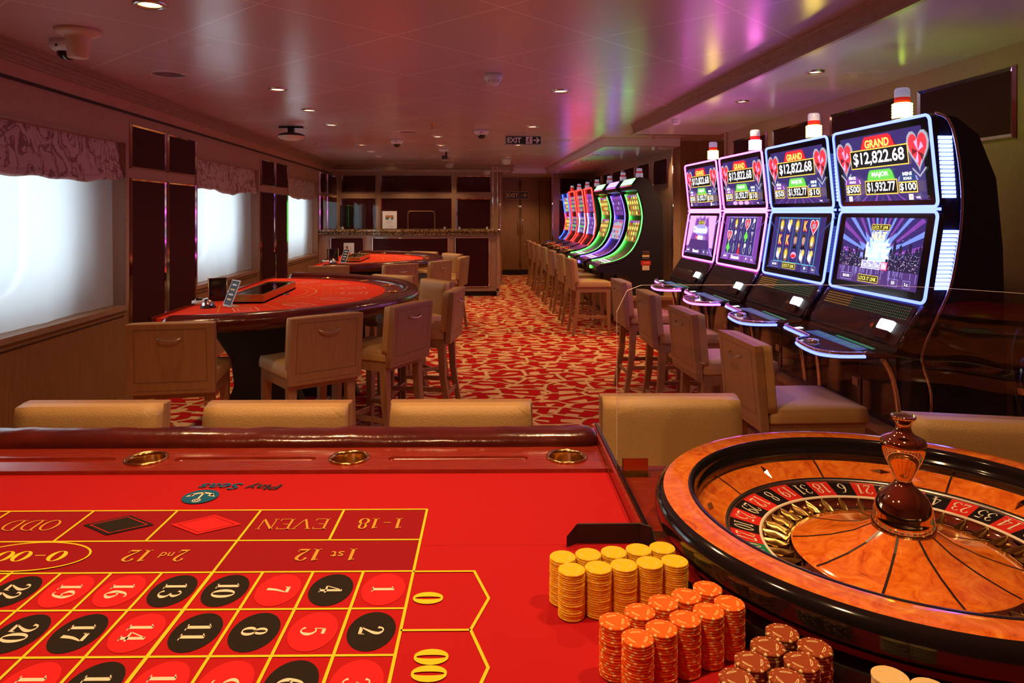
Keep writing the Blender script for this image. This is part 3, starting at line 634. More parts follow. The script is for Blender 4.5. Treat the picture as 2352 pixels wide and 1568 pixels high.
def dome(x, y, z, label, s=1.0):
    t_ = thing('dome_camera', label, 'security camera', (x, y, z))
    mb = MB(); mb.lathe([(0.001, 0), (.058 * s, 0), (.060 * s, -.022 * s), (.052 * s, -.034 * s), (.036 * s, -.044 * s), (.034 * s, -.042 * s)], 'whiteplastic', 28)
    for k in range(3):
        a = k * 2.1 + .4; mb.cyl(.005 * s, 0, .003, 'blackplastic', 10, M=tr(.058 * s * math.cos(a), .058 * s * math.sin(a), -.028 * s) @ rotz(a) @ Matrix.Rotation(PI / 2, 4, 'Y'))
    mb.build('housing', t_)
    mb = MB(); mb.lathe([(.034 * s, -.042 * s), (.031 * s, -.058 * s), (.018 * s, -.070 * s), (0, -.074 * s)], 'blackgloss', 20); mb.build('lens_dome', t_); return t_
p = atz(150, 118, ZC); dome(-2.08, 3.83, ZC, 'white dome security camera near the left wall behind the cream cone', 1.35)
dome(-.82, 8.73, ZC, 'white dome camera on the ceiling above the gap between blackjack tables', 1.35)
dome(.19, 7.68, ZC, 'white dome camera on the ceiling left of the exit sign', 1.35)
mb = MB(); mb.lathe([(.0, 0), (.105, 0), (.105, -.012), (.085, -.024), (.062, -.030), (.056, -.045), (.046, -.135), (.0, -.140)], 'creamplastic', 32)
o = mb.build('cone_fitting', loc=(-1.90, 3.60, ZC)); tag(o, 'cream cone-shaped ceiling fitting with a wide flange near the left wall', 'ceiling fitting')
def grille(x, y, z, label, r=.10):
    t_ = thing('ceiling_speaker', label, 'speaker', (x, y, z))
    mb = MB(); mb.lathe([(r * .82, -.002), (r * .84, -.008), (r, -.006), (r * 1.02, 0)], 'corniceband' if 0 else 'ceiling', 32); mb.build('rim', t_)
    mb = MB(); mb.disc(r * .84, -.004, 'steel', 32, flip=True); mb.build('grille', t_); return t_
grille(-1.91, 4.70, ZC, 'flat round ceiling speaker above the first window', .12); grille(1.20, 8.75, ZC, 'flat round ceiling speaker between the exit sign and the far slot machines', .12); grille(-.62, 7.9, ZC, 'flat round ceiling speaker before the middle of the ceiling', .11)
pj = thing('ceiling_device', 'dark bracket with a shallow pale dish hanging above the blackjack tables', 'ceiling device', (-1.80, 7.50, ZC))
mb = MB(); mb.box(-.12, .12, -.03, .03, -.018, 0, 'blackplastic'); mb.box(-.03, .03, -.03, .03, -.07, -.01, 'blackplastic'); mb.lathe([(0.001, -.06), (.09, -.07), (.135, -.085), (.135, -.10)], 'blackplastic', 28); mb.build('bracket', pj)
mb = MB(); mb.lathe([(.135, -.10), (.12, -.125), (.07, -.14), (0, -.145)], 'creamplastic', 28); mb.build('dish', pj)
def sprinkler(x, y, z, label):
    mb = MB(); mb.lathe([(0.001, 0), (.042, 0), (.030, -.010), (.010, -.014), (.010, -.045), (.028, -.048), (.028, -.052), (0.001, -.053)], 'darkbrass', 16); o = mb.build('sprinkler_head', loc=(x, y, z)); tag(o, label, 'sprinkler')
sprinkler(-.32, 7.2, ZC, 'small brass sprinkler head in the middle of the ceiling'); sprinkler(2.15, 8.0, ZC, 'small sprinkler head on the ceiling before the far lowered section')
pc = thing('ceiling_camera', 'small white ceiling camera on a short stem above the far blackjack table', 'security camera', (-.28, 9.95, ZC))
mb = MB(); mb.lathe([(0.001, 0), (.07, 0), (.07, -.03), (.03, -.05), (0.001, -.05)], 'whiteplastic', 20); mb.build('base', pc)
mb = MB(); mb.cyl(.014, -.10, -.04, 'blackplastic', 12, (.03, 0)); mb.rbox(-.03, .05, -.07, .02, -.15, -.10, 'blackplastic', .01); mb.build('camera_body', pc)
# exit signs
def arrow(C, cx, cy, s, m):
    C.line([(cx - s, cy), (cx + s * .7, cy)], s * .38, m); C.line([(cx, cy + s * .9), (cx + s * .85, cy), (cx, cy - s * .9)], s * .38, m)
ex = thing('exit_sign', 'dark hanging EXIT sign with white running figure and arrow under the ceiling', 'exit sign', (.69, 8.26, ZC))
mb = MB(); mb.box(-.212, .212, -.012, .012, -.105, 0, 'steel'); mb.build('case', ex)
mb = MB(); C = Canvas(mb, plane((0, -.0125, -.052), (1, 0, 0), (0, 0, 1)), .0008); C.rect(-.208, .208, -.050, .050, 'signgreen'); C.up(); C.text('EXIT', -.105, 0, .062, 'signwhite', .165, .03); C.frame(-.205, .205, -.047, .047, .003, 'signwhite')
C.rect(.030, .098, -.040, .040, 'signwhite'); C.up(); C.oval(.068, .026, .008, .008, 'signgreen', 10); C.line([(.066, .016), (.060, -.006), (.072, -.016), (.068, -.034)], .010, 'signgreen'); C.line([(.060, -.006), (.050, -.018), (.040, -.018)], .008, 'signgreen'); C.line([(.048, .004), (.056, .014), (.072, .010), (.084, .016)], .006, 'signgreen')
C.line([(.106, -.044), (.106, .044)], .003, 'signwhite'); arrow(C, .152, 0, .036, 'signwhite'); mb.build('face', ex)
# added plate with the faint EXIT lettering that shows across the back doors
mb = MB(); mb.box(-.25, .25, -.006, .006, -.085, .085, 'signgreen'); C = Canvas(mb, plane((0, -.0065, 0), (1, 0, 0), (0, 0, 1)), .001); C.up(); C.frame(-.245, .245, -.08, .08, .008, 'signdim'); C.text('EXIT', -.10, 0, .095, 'signdim', .26, .03); arrow(C, .165, 0, .05, 'signdim')
tag(mb.build('exit_sign', loc=(1.20, 16.0435, 1.80)), 'added plate with faint EXIT lettering and arrow on the dark doors at the back', 'exit sign')
# ================================================================== STOOLS
def make_chair(label, group):
    t_ = thing('bar_stool', label, 'chair', (0, 0, 0), 0, group)
    K = .085
    def sh(mb):   # the back leans a little backwards
        mb.v = [(x, y - max(0, z - .52) * K, z) for x, y, z in mb.v]; return mb
    mb = MB(); mb.box(-.185, .185, -.18, .215, .495, .555, 'chairwood'); mb.build('seat_frame', t_, bevel=.004)
    mb = MB(); bm = bmesh.new(); bmesh.ops.create_cube(bm, size=1); bmesh.ops.subdivide_edges(bm, edges=bm.edges[:], cuts=7, use_grid_fill=True)
    for v in bm.verts:
        x, y, z = v.co * 2; e = (1 - abs(x) ** 5) * (1 - abs(y) ** 5)
        v.co = (x * .192 * (1 - .03 * max(0, z)), .022 + y * .202 * (1 - .03 * max(0, z)), .585 + z * .030 + (.016 * e if z > 0 else 0))
    mb.frombm(bm, 'creamleather', True); mb.build('seat_cushion', t_, bevel=0)
    mb = MB(); mb.box(-.20, .20, -.222, -.186, .525, .870, 'chairwood'); bk = sh(mb).build('backrest', t_, bevel=.003)
    mb = MB()
    for q in ((-.165, .165, .842, .8445), (-.165, .165, .5855, .588), (-.165, -.1625, .588, .842), (.1625, .165, .588, .842), (-.165, .165, .545, .5462)): mb.box(q[0], q[1], -.2230, -.221, q[2], q[3], 'woodgroove')
    sh(mb).build('groove_line', bk)
    mb = MB(); bm = bmesh.new(); bmesh.ops.create_cube(bm, size=1); bmesh.ops.bevel(bm, geom=bm.edges[:], offset=.0, segments=1, affect='EDGES') if 0 else None
    bmesh.ops.subdivide_edges(bm, edges=bm.edges[:], cuts=9, use_grid_fill=True)
    for v in bm.verts:
        x, y, z = v.co * 2; e = (1 - abs(x) ** 8) * (1 - abs(z) ** 8)
        rx = .195 * (1 - .02 * (y + 1) * abs(z) ** 6 / 2); rz = .135 * (1 - .02 * (y + 1) * abs(x) ** 6 / 2)
        v.co = (x * rx, -.186 + (y + 1) * .020 + (.010 * e if y > 0 else 0), .735 + z * rz)
    mb.frombm(bm, 'creamleather', True); sh(mb).build('back_cushion', t_)
    mb = MB(); ph = [(-.055, -.222, .800), (-.052, -.236, .800), (-.035, -.244, .792), (0, -.246, .788), (.035, -.244, .792), (.052, -.236, .800), (.055, -.222, .800)]
    mb.tube(ph, .0042, 'steel', 8); sh(mb).build('handle', bk)
    for sx in (-1, 1):
        for sy in (-1, 1):
            mb = MB(); x1, x0 = sx * .162, sx * (.168 if sy > 0 else .172); y1, y0 = (-.155 if sy < 0 else .19), (-.215 if sy < 0 else .20); a, b = .023, .0155
            if sy < 0: lev = [(.535, x1, y1, a), (.30, x1 + (x0 - x1) * .3, y1 - .012, .0205), (0, x0, y0, b)]
            else: lev = [(.50, x1, y1, a), (0, x0, y0, b)]
            vs = [(x + p * r_, y + q * r_, z) for z, x, y, r_ in lev for p, q in ((-1, -1), (1, -1), (1, 1), (-1, 1))]
            fs = [(4 * i + j, 4 * i + (j + 1) % 4, 4 * i + 4 + (j + 1) % 4, 4 * i + 4 + j) for i in range(len(lev) - 1) for j in range(4)] + [(0, 1, 2, 3), tuple(4 * len(lev) - 4 + j for j in range(4))]
            mb.add(vs, fs, 'chairwood'); mb.build('leg', t_)
    for nm, q in (('stretcher', (-.178, -.160, -.19, .19, .20, .228)), ('stretcher', (.160, .178, -.19, .19, .20, .228)), ('stretcher', (-.16, .16, -.195, -.178, .155, .180))):
        mb = MB(); mb.box(*q, 'chairwood'); mb.build(nm, t_, bevel=.002)
    mb = MB(); mb.box(-.165, .165, .183, .205, .150, .180, 'chairwood'); mb.box(-.163, .163, .181, .207, .180, .184, 'chrome'); mb.build('footrest', t_)
    return t_
stool = None
def chair(x, y, rz, label, group):
    global stool
    if stool is None:
        stool = make_chair(label, group); stool.location = (x, y, 0); stool.rotation_euler = (0, 0, rz); return stool
    return dup(stool, (x, y, 0), rz, label, group)
def chair_edge(p, q, label, group):
    """place a stool by the two upper back corners (left, right as seen from behind)"""
    p = Vector(p[:2]); q = Vector(q[:2]); d = (q - p).normalized(); c = (p + q) / 2; f = Vector((-d.y, d.x))
    c = c + f * .25; return chair(c.x, c.y, math.atan2(d.y, d.x), label, group)
HB = .87
bj = [((291.6, 746), (486.7, 741), 'leftmost, back seen square on'), ((665.6, 733.5), (837.3, 717), 'second from the left, turned a little'), ((898, 708), (1001.7, 687), 'third from the left, turned towards the aisle'),
      ((1043, 672), (1068.6, 658), 'seen edge-on beside the aisle'), ((1045, 646.7), (982, 637.7), 'behind its tip, cream cushion facing us'), ((951, 632), (866, 628.7), 'cushion top just above the far rail')]
bjp = []
for a, b, l_ in bj:
    pa, pb = atz(*a, HB), atz(*b, HB); bjp.append((pa, pb)); chair_edge(pa, pb, 'bar stool at the near blackjack table, ' + l_, 'stools at the near blackjack table')
for (pa, pb), (_, _, l_) in zip(bjp, bj):
    o = (.06, 3.68); chair_edge((pa[0] + o[0], pa[1] + o[1]), (pb[0] + o[0], pb[1] + o[1]), 'bar stool at the far blackjack table, ' + l_, 'stools at the far blackjack table')
for i, (px, py) in enumerate(((1650, 757), (1535, 700), (1459, 663), (1403, 638))):
    c = atz(px, py, HB); chair(c[0] + .25, c[1] - .20, -PI / 2 + (0, .02, -.02, .015)[i], 'wooden bar stool in front of the %s of the near slot machines' % ['nearest', 'second', 'third', 'fourth'][i], 'stools at the near slot machines')
for i, v in enumerate((8.5, 9.36, 10.3, 11.3, 12.2, 13.05, 13.95)):
    chair(1.20 + .25, v - .30, -PI / 2 + (.02, -.015, .01, 0, -.02, .01, .03)[i], 'wooden bar stool facing the far slot machines, %s from the front' % ORD[i].replace('nearest', 'first'), 'stools at the far slot machines')
def camp(u, v): return (u * _c + v * _s, v * _c - u * _s)
for i, (px, v) in enumerate(((210, 1.965), (638, 1.965), (1061, 1.975), (1541, 2.04))):
    u = (px - 1150) / 1630 * v; x, y = camp(u, v - .20)
    chair(x, y, PI - math.radians(2.25) - (.0 if i < 3 else .01), 'cream stool behind the roulette table, %s' % ['leftmost of the row', 'second from the left, behind the printed anchor emblem', 'third from the left, beside the carpet aisle', 'behind the clear screen left of the wheel'][i], 'stools behind the roulette table')
x, y = camp(1.22, 1.62); chair(x, y, PI - math.radians(14), 'cream leather bar stool at the right edge, behind the roulette wheel', 'stools behind the roulette table')

# ================================================================== ROULETTE TABLE (own axes: a to the right, b away)
RA = math.radians(-2.25); ZT = .815
A0, B0 = -.35, 1.15
def t2w(a, b): c, s = math.cos(RA), math.sin(RA); return (a * c - b * s, a * s + b * c)
rt = thing('roulette_table', 'red felt roulette table with leather armrest and printed number layout in the foreground', 'roulette table', (*t2w(A0, B0), 0), RA)
def bt(mb, name, parent=None, **k):
    mb.v = [(x - A0, y - B0, z) for x, y, z in mb.v]; return mb.build(name, parent or rt, **k)
def holed(mb, outer, holes, z, m):
    bm = bmesh.new(); es = []
    for lp_ in [outer] + holes:
        vs = [bm.verts.new((x, y, z)) for x, y in lp_]; es += [bm.edges.new((vs[i], vs[(i + 1) % len(vs)])) for i in range(len(vs))]
    bmesh.ops.triangle_fill(bm, edges=es, use_beauty=True)
    for f in bm.faces:
        if f.normal.z < 0: f.normal_flip()
    mb.frombm(bm, m)
# felt with its printing
mb = MB(); mb.box(-2.0, .262, 1.25, 1.605, ZT - .02, ZT, 'felt'); mb.box(-2.0, 1.28, .45, 1.2505, ZT - .02, ZT, 'felt')
C = Canvas(mb, plane((0, 0, ZT + .0003), (1, 0, 0), (0, 1, 0)), .00035)
CW = .0815; AR = -.128; RB = [1.402, 1.272, 1.160, 1.051, .940, .829]; NC = 12; AL = AR - NC * CW
C.rect(AL, AR, RB[5], RB[0], 'feltdeep').rect(AR, -.029, .84, 1.158, 'feltdeep') if 0 else None
C.rect(AL, AR, RB[2], RB[0], 'feltdeep'); C.up()
REDS = {1, 3, 5, 7, 9, 12, 14, 16, 18, 19, 21, 23, 25, 27, 30, 32, 34, 36}
for k in range(NC):
    ac = AR - CW * (k + .5)
    for r_ in range(3):
        num = 3 * k + 1 + r_; bc = (RB[2 + r_] + RB[3 + r_]) / 2
        C.oval(ac, bc, .0335, .0465, 'feltred' if num in REDS else 'feltblack', 36)
C.up()
for k in range(NC):
    ac = AR - CW * (k + .5)
    for r_ in range(3):
        num = 3 * k + 1 + r_; bc = (RB[2 + r_] + RB[3 + r_]) / 2; s_ = str(num)
        C.serif(s_, ac, bc, .035, 'feltcream', .022 if len(s_) == 1 else .046, 1.05, -PI / 2)
LW = .0045
for b in RB: C.line([(AL - .01, b), (AR, b)], LW, 'feltyellow')
C.up()
C.line([(AR, RB[5]), (AR, RB[0])], LW, 'feltyellow')
for k in range(1, NC + 1): C.line([(AR - CW * k, RB[5]), (AR - CW * k, RB[2])], LW if k % 4 else LW * 1.3, 'feltyellow')
for k in range(1, 4): C.line([(AR - CW * 4 * k, RB[2]), (AR - CW * 4 * k, RB[1])], LW, 'feltyellow')
for k in range(1, 7): C.line([(AR - CW * 2 * k, RB[1]), (AR - CW * 2 * k, RB[0])], LW, 'feltyellow')
C.line([(AR, 1.158), (-.029, 1.158), (-.005, 1.076), (-.030, .995), (-.005, .912), (-.029, .829), (AR, .829)], LW, 'feltyellow'); C.line([(AR, .995), (-.030, .995)], LW, 'feltyellow')
C.up()
[C.serif('0', a_, b_, .044, 'feltyellow', .029, 1.6, -PI / 2) for a_, b_ in ((-.097, 1.077), (-.080, .934), (-.080, .900))]
oc = (RB[0] + RB[1]) / 2; dc = (RB[1] + RB[2]) / 2
C.serif('1-18', AR - CW, oc, .044, 'feltgold', .088, .85, PI); C.serif('EVEN', AR - 3 * CW, oc, .044, 'feltgold', .135, .9, PI); C.serif('ODD', AR - 9 * CW, oc, .044, 'feltgold', .105, .9, PI); C.serif('19-36', AR - 11 * CW, oc, .044, 'feltgold', .12, .9, PI)
for k, mm in ((5, 'feltred'), (7, 'feltblack')):
    c_ = AR - k * CW; C.poly([(c_ - .066, oc), (c_, oc - .042), (c_ + .066, oc), (c_, oc + .042)], mm); C.up(); C.line([(c_ - .053, oc), (c_, oc - .034), (c_ + .053, oc), (c_, oc + .034)], .0016, 'feltdeep' if mm == 'feltred' else 'feltred', True); C.k -= 1
for k, sfx in ((0, 'st'), (1, 'nd'), (2, 'rd')):
    c_ = AR - (4 * k + 2) * CW
    if k == 1: c_ += .035
    C.serif(str(k + 1), c_ + .052, dc, .042, 'feltgold', .020, .95, PI); C.text(sfx, c_ + .026, dc + .002, .020, 'feltgold', .022, 0, PI); C.serif('12', c_ - .022, dc, .042, 'feltgold', .046, .95, PI)
c_ = AR - 8 * CW; C.oval(c_ - .005, dc, .098, .051, 'feltdeep', 40); C.up(); C.ring(c_ - .005, dc, .098, .051, .0035, 'feltyellow', 44); C.serif('0-00', c_ - .005, dc, .036, 'feltyellow', .12, 1.0, PI)
# club emblem: blue disc with an anchor, words beside it
C.oval(-.600, 1.468, .036, .036, 'feltblue', 36); C.up()
C.line([(-.600, 1.452), (-.600, 1.490)], .004, 'feltcream'); C.ring(-.600, 1.447, .0075, .0075, .0022, 'feltcream', 18); C.ring(-.600, 1.447, .0035, .0035, .0015, 'feltcream', 12)
C.line([(-.600 + .024 * math.cos(math.radians(q)), 1.464 + .022 * math.sin(math.radians(q))) for q in range(20, 161, 14)], .006, 'feltcream')
for sx in (-1, 1): C.poly([(-.600 + sx * .030, 1.466), (-.600 + sx * .014, 1.470), (-.600 + sx * .020, 1.484)], 'feltcream')
C.text('Play', -.488, 1.522, .036, 'feltnavy', .074, .012, PI, .25); C.text('Seas', -.582, 1.522, .034, 'feltblue', .088, .012, PI, .25)
bt(mb, 'felt')
# wooden rail with cup holes and chip grooves
cups = [(-1.765, 1.678), (-1.289, 1.678), (-.813, 1.680), (-.337, 1.680), (.177, 1.682)]; CR = .043
grooves = [(-1.70, -1.36), (-1.225, -.885), (-.745, -.415), (-.245, .085)]
mb = MB(); holes = [[(a + CR * math.cos(2 * PI * i / 32), b + CR * math.sin(2 * PI * i / 32)) for i in range(32)] for a, b in cups]
gh = []
for g0, g1 in grooves:
    r_ = .014; p = [(g1 - r_ + r_ * math.cos(math.radians(q)), 1.678 + r_ * math.sin(math.radians(q))) for q in range(-90, 91, 18)] + [(g0 + r_ + r_ * math.cos(math.radians(q)), 1.678 + r_ * math.sin(math.radians(q))) for q in range(90, 271, 18)]; gh.append(p)
zr = ZT + .006
holed(mb, [(-2.0, 1.604), (.262, 1.604), (.262, 1.775), (-2.0, 1.775)], holes + gh, zr, 'redwood')
mb.add([(-2.0, 1.604, zr), (.262, 1.604, zr), (.262, 1.604, zr - .026), (-2.0, 1.604, zr - .026)], [(0, 1, 2, 3)], 'redwood')
mb.box(-2.0, .262, 1.598, 1.6045, zr - .01, zr + .0025, 'redwood')
for p in gh:
    n = len(p); q = [(a, 1.678 + (b - 1.678) * .55) for a, b in p]
    lv = [(1, 0), (.93, -.004), (.75, -.0075), (.45, -.010), (.02, -.011)]
    mb.add([(a, 1.678 + (b - 1.678) * k_, zr + z_) for k_, z_ in lv for a, b in p], [(l_ * n + i, l_ * n + (i + 1) % n, (l_ + 1) * n + (i + 1) % n, (l_ + 1) * n + i) for l_ in range(4) for i in range(n)], 'redwood', True)
mb.box(-2.0, .262, 1.770, 1.80, ZT - .045, zr, 'redwood'); rail = bt(mb, 'wooden_rail')
for a, b in cups:
    mb = MB(); mb.lathe([(CR, -.001), (CR + .005, .0), (CR + .006, .003), (CR + .002, .0055), (CR - .002, .003), (CR - .0035, -.004), (CR - .0035, -.055), (.030, -.060), (0.001, -.060)], 'brass', 40, (a, b, zr)); bt(mb, 'cup_holder', rail)
# leather armrest
mb = MB(); n = 22; st = [(-2.02, .55)] + [(-2.0 + 2.20 * k / 40, 1) for k in range(41)] + [(.225, .99), (.245, .95), (.258, .86), (.266, .70), (.270, .45)]
vs = []
for a, s_ in st:
    wob = .0012 * math.sin(a * 31) + .0010 * math.sin(a * 53 + 1)
    for j in range(n):
        q = 2 * PI * j / n; cx, cz = math.cos(q), math.sin(q); e = .8
        vs.append((a, 1.812 + .056 * s_ * math.copysign(abs(cx) ** e, cx), ZT + .002 + (.034 * s_ + wob) * math.copysign(abs(cz) ** e, cz) + .001))
fs = [(i * n + j, i * n + (j + 1) % n, (i + 1) * n + (j + 1) % n, (i + 1) * n + j) for i in range(len(st) - 1) for j in range(n)] + [tuple(range(n)), tuple((len(st) - 1) * n + j for j in range(n))]
mb.add(vs, fs, 'redleather', True); bt(mb, 'leather_armrest')
mb = MB(); mb.box(.263, .271, 1.262, 1.862, .70, .842, 'redwood'); mb.prism([(.271, 1.875), (.271, 1.262), (.278, 1.262), (.278, 1.875)], .70, .846, 'blackgloss'); bt(mb, 'side_board', bevel=.002)
mb = MB(); mb.prism([(.279, 1.2515), (1.28, 1.2515), (1.28, 1.30), (.95, 1.60), (.86, 1.64), (.279, 1.64)], .775, .814, 'redwood'); bt(mb, 'wheel_shelf', bevel=.004)
mb = MB(); mb.box(-1.9, .255, .55, 1.50, .62, .79, 'redwood'); mb.box(.285, 1.1, .58, 1.42, .66, .774, 'redwood'); bt(mb, 'apron')
for a in (-1.6, .0, .85):
    mb = MB(); mb.box(a - .12, a + .12, .75, 1.35, .06, .62 if a < .5 else .66, 'blackmatt'); mb.box(a - .16, a + .16, .65, 1.45, 0, .06, 'blackmatt'); bt(mb, 'leg', bevel=.01)
mb = MB(); mb.prism([(.292, 1.585), (.350, 1.585), (.350, 1.588), (.292, 1.588)], .8125, .850, 'brass'); mb.prism([(.290, 1.565), (.352, 1.565), (.352, 1.588), (.290, 1.588)], .8125, .816, 'brass')
for a in (.302, .340): mb.cyl(.003, 0, .002, 'chrome', 10, M=tr(a, 1.585, .824) @ Matrix.Rotation(PI / 2, 4, 'X'))
bt(mb, 'brass_bracket', bevel=.0015)
mb = MB(); mb.box(.288, .318, 1.27, 1.30, .8122, .816, 'brass'); bt(mb, 'brass_bracket')
# acrylic screen around the wheel
path = [(.284, 1.612), (.5, 1.614), (.72, 1.612), (.86, 1.598), (.97, 1.55), (1.06, 1.46), (1.14, 1.36), (1.23, 1.24)]
pp = [(a, b, 0) for a, b in path]; P = [(a, b) for a, b, _ in crom(pp, 6)]
th = .006; zt, z0 = 1.236, .8146; n = len(P); vs = []; L_ = [0]
for i in range(1, n): L_.append(L_[-1] + math.dist(P[i], P[i - 1]))
for i, (a, b) in enumerate(P):
    d = Vector((P[min(i + 1, n - 1)][0] - P[max(i - 1, 0)][0], P[min(i + 1, n - 1)][1] - P[max(i - 1, 0)][1])).normalized(); nn = Vector((-d.y, d.x)) * th / 2
    q = min(1, L_[i] / .06); zz = zt - .06 * (1 - math.sqrt(max(0, 1 - (1 - q) ** 2)))
    vs += [(a - nn.x, b - nn.y, z0), (a - nn.x, b - nn.y, zz), (a + nn.x, b + nn.y, zz), (a + nn.x, b + nn.y, z0)]
mb = MB(); big = []; edge = []
for i in range(n - 1):
    for j in range(4): (edge if j == 1 else big).append((4 * i + j, 4 * i + (j + 1) % 4, 4 * i + 4 + (j + 1) % 4, 4 * i + 4 + j))
mb.add(vs, big, 'acrylic', True); mb.add(vs, edge + [(0, 1, 2, 3)], 'acrylicedge')
ac = thing('acrylic_screen', 'clear curved acrylic screen standing around the roulette wheel', 'screen', (*t2w(A0, B0), 0), RA)
mb.v = [(x - A0, y - B0, z) for x, y, z in mb.v]; mb.build('panel', ac)

# black chip guard
gd = MB(); pth = crom([(.128, 1.236, 0), (.20, 1.262, 0), (.29, 1.262, 0)], 3) if 0 else [(.130, 1.238), (.150, 1.252), (.262, 1.252)] + [(.6875 + .413 * math.cos(math.radians(q)), 1.178 + .413 * math.sin(math.radians(q))) for q in range(171, 262, 6)]
vs = []; hs = [.020, .036, .036] + [.034] * 16
for (a, b), h in zip(pth, hs): vs += [(a, b, ZT + .0012), (a, b, ZT + h), (a + .002, b + .004, ZT + h), (a + .002, b + .004, ZT + .0012)]
n = len(pth); gd.add(vs, [(4 * i + j, 4 * i + (j + 1) % 4, 4 * i + 4 + (j + 1) % 4, 4 * i + 4 + j) for i in range(n - 1) for j in range(4)] + [(0, 1, 2, 3), (4 * n - 4, 4 * n - 3, 4 * n - 2, 4 * n - 1)], 'blackmatt')
gd.v = [(x - .2, y - 1.2, z - ZT) for x, y, z in gd.v]; o = gd.build('chip_guard', loc=(*t2w(.2, 1.2), ZT), rz=RA, bevel=.002); tag(o, 'low black plastic guard on the felt behind the chips and beside the wheel', 'chip guard')

# ================================================================== WHEEL
WA, WB = .6875, 1.178
wh = thing('roulette_wheel', 'large burl wood roulette wheel with black bowl and brass turret', 'roulette wheel', (*t2w(WA, WB), .8165), RA)
NS = 96
mb = MB(); mb.lathe([(0.001, .0), (.30, .0), (.345, .006), (.362, .016), (.368, .024), (.384, .032), (.392, .040), (.394, .046), (.402, .052), (.4055, .064), (.4055, .080), (.403, .088), (.397, .095), (.391, .0985)], 'blackgloss', NS); mb.build('bowl', wh)
mb = MB(); mb.lathe([(.391, .0985), (.380, .1002), (.362, .1006), (.348, .0995)], 'burl', NS); mb.build('rim', wh)
mb = MB(); mb.lathe([(.348, .0995), (.344, .1005), (.340, .0995), (.337, .094), (.3345, .088), (.3345, .078), (.331, .076), (.331, .064), (.3335, .060), (.3325, .055)], 'blackgloss', NS); mb.build('inner_wall', wh)
mb = MB(); mb.lathe([(.3325, .055), (.310, .046), (.284, .0335)], 'burl', NS)
for k in range(8):
    M = rotz(math.radians(45 * k)); mb.add([(.3315, -.0018, .0551), (.2845, -.0018, .0342), (.2845, .0018, .0342), (.3315, .0018, .0551), (.310, -.0018, .0466), (.310, .0018, .0466)], [(0, 4, 5, 3), (4, 1, 2, 5)], 'walnutline', False, M)
tk = mb.build('ball_track', wh)
for k in range(8):
    a = math.radians(22.5 + 45 * k); M = rotz(a) @ tr(.3105, 0, .0470) @ Matrix.Rotation(-math.radians(25), 4, 'Y')
    L_, W_, H_ = (.026, .0065, .0055); L2 = (L_, W_) if k % 2 == 0 else (W_, L_)
    if k % 2: L2 = (.0065, .020)
    else: L2 = (.018, .006)
    mb = MB(); mb.add([(L2[0], 0, 0), (0, L2[1], 0), (-L2[0], 0, 0), (0, -L2[1], 0), (0, 0, H_)], [(0, 1, 4), (1, 2, 4), (2, 3, 4), (3, 0, 4), (3, 2, 1, 0)], 'brass', False, M); mb.build('deflector', tk)
mb = MB(); mb.lathe([(.284, .0335), (.2835, .036), (.277, .033), (.2765, .0295)], 'steel', NS); mb.lathe([(.2265, .0215), (.2250, .0225), (.2215, .0215), (.2215, .019)], 'wheelcream', NS); mb.build('metal_ring', wh)
ORDN = '6 18 31 19 8 12 29 25 10 27 00 1 13 36 24 3 15 34 22 5 17 32 20 7 11 30 26 9 28 0 2 14 35 23 4 16 33 21'.split()
mb = MB(); st_ = 2 * PI / 38; ph = math.radians(85.0)
for k, s_ in enumerate(ORDN):
    a = ph + k * st_; mm = 'wheelgreen' if s_ in ('0', '00') else ('wheelred' if int(s_) in REDS else 'wheelblack'); vs = []; m_ = 4
    for i in range(m_ + 1):
        q = a - st_ / 2 + st_ * i / m_; vs += [(.277 * math.cos(q), .277 * math.sin(q), .0300), (.2265 * math.cos(q), .2265 * math.sin(q), .0215)]
    mb.add(vs, [(2 * i, 2 * i + 1, 2 * i + 3, 2 * i + 2) for i in range(m_)], mm)
    r_ = Vector((math.cos(a), math.sin(a), .168)).normalized(); up = -r_; right = up.cross(Vector((0, 0, 1))).normalized()
    Cn = Canvas(mb, plane((.2520 * math.cos(a), .2520 * math.sin(a), .0265), right, up)); Cn.serif(s_, 0, 0, .034, 'wheelcream', .0165 if len(s_) == 1 else .0310, .75)
mb.build('number_ring', wh)
mb = MB(); mb.lathe([(.2215, .019), (.217, .008), (.200, .004), (.182, .006), (.1765, .0115), (.1735, .013)], 'darkbrass', NS); pk = mb.build('pocket_ring', wh)
for k in range(38):
    a = ph + (k + .5) * st_; M = rotz(a); mb = MB()
    mb.add([(.2215, -.0012, .019), (.2215, .0012, .019), (.215, .0035, .009), (.215, -.0035, .009), (.178, -.0028, .0125), (.178, .0028, .0125), (.200, .0040, .0045), (.200, -.0040, .0045), (.200, -.0008, .0165), (.200, .0008, .0165)],
           [(0, 8, 9, 1), (8, 4, 5, 9), (1, 9, 6, 2), (9, 5, 6), (0, 3, 7, 8), (8, 7, 4)], 'goldtrim', True, M); mb.build('fret', pk)
mb = MB(); mb.lathe([(.1735, .013), (.171, .0155), (.150, .0190), (.110, .029), (.075, .042), (.048, .058)], 'burl', NS)
for k in range(10):
    M = rotz(math.radians(-93.5 + 36 * k)); w_ = .0019; pts = [(.171, .0160), (.150, .0195), (.110, .0295), (.075, .0425), (.048, .0585)]
    mb.add([(r_, s_ * w_, z) for r_, z in pts for s_ in (-1, 1)], [(2 * i, 2 * i + 1, 2 * i + 3, 2 * i + 2) for i in range(4)], 'walnutline', False, M)
mb.build('cone', wh)
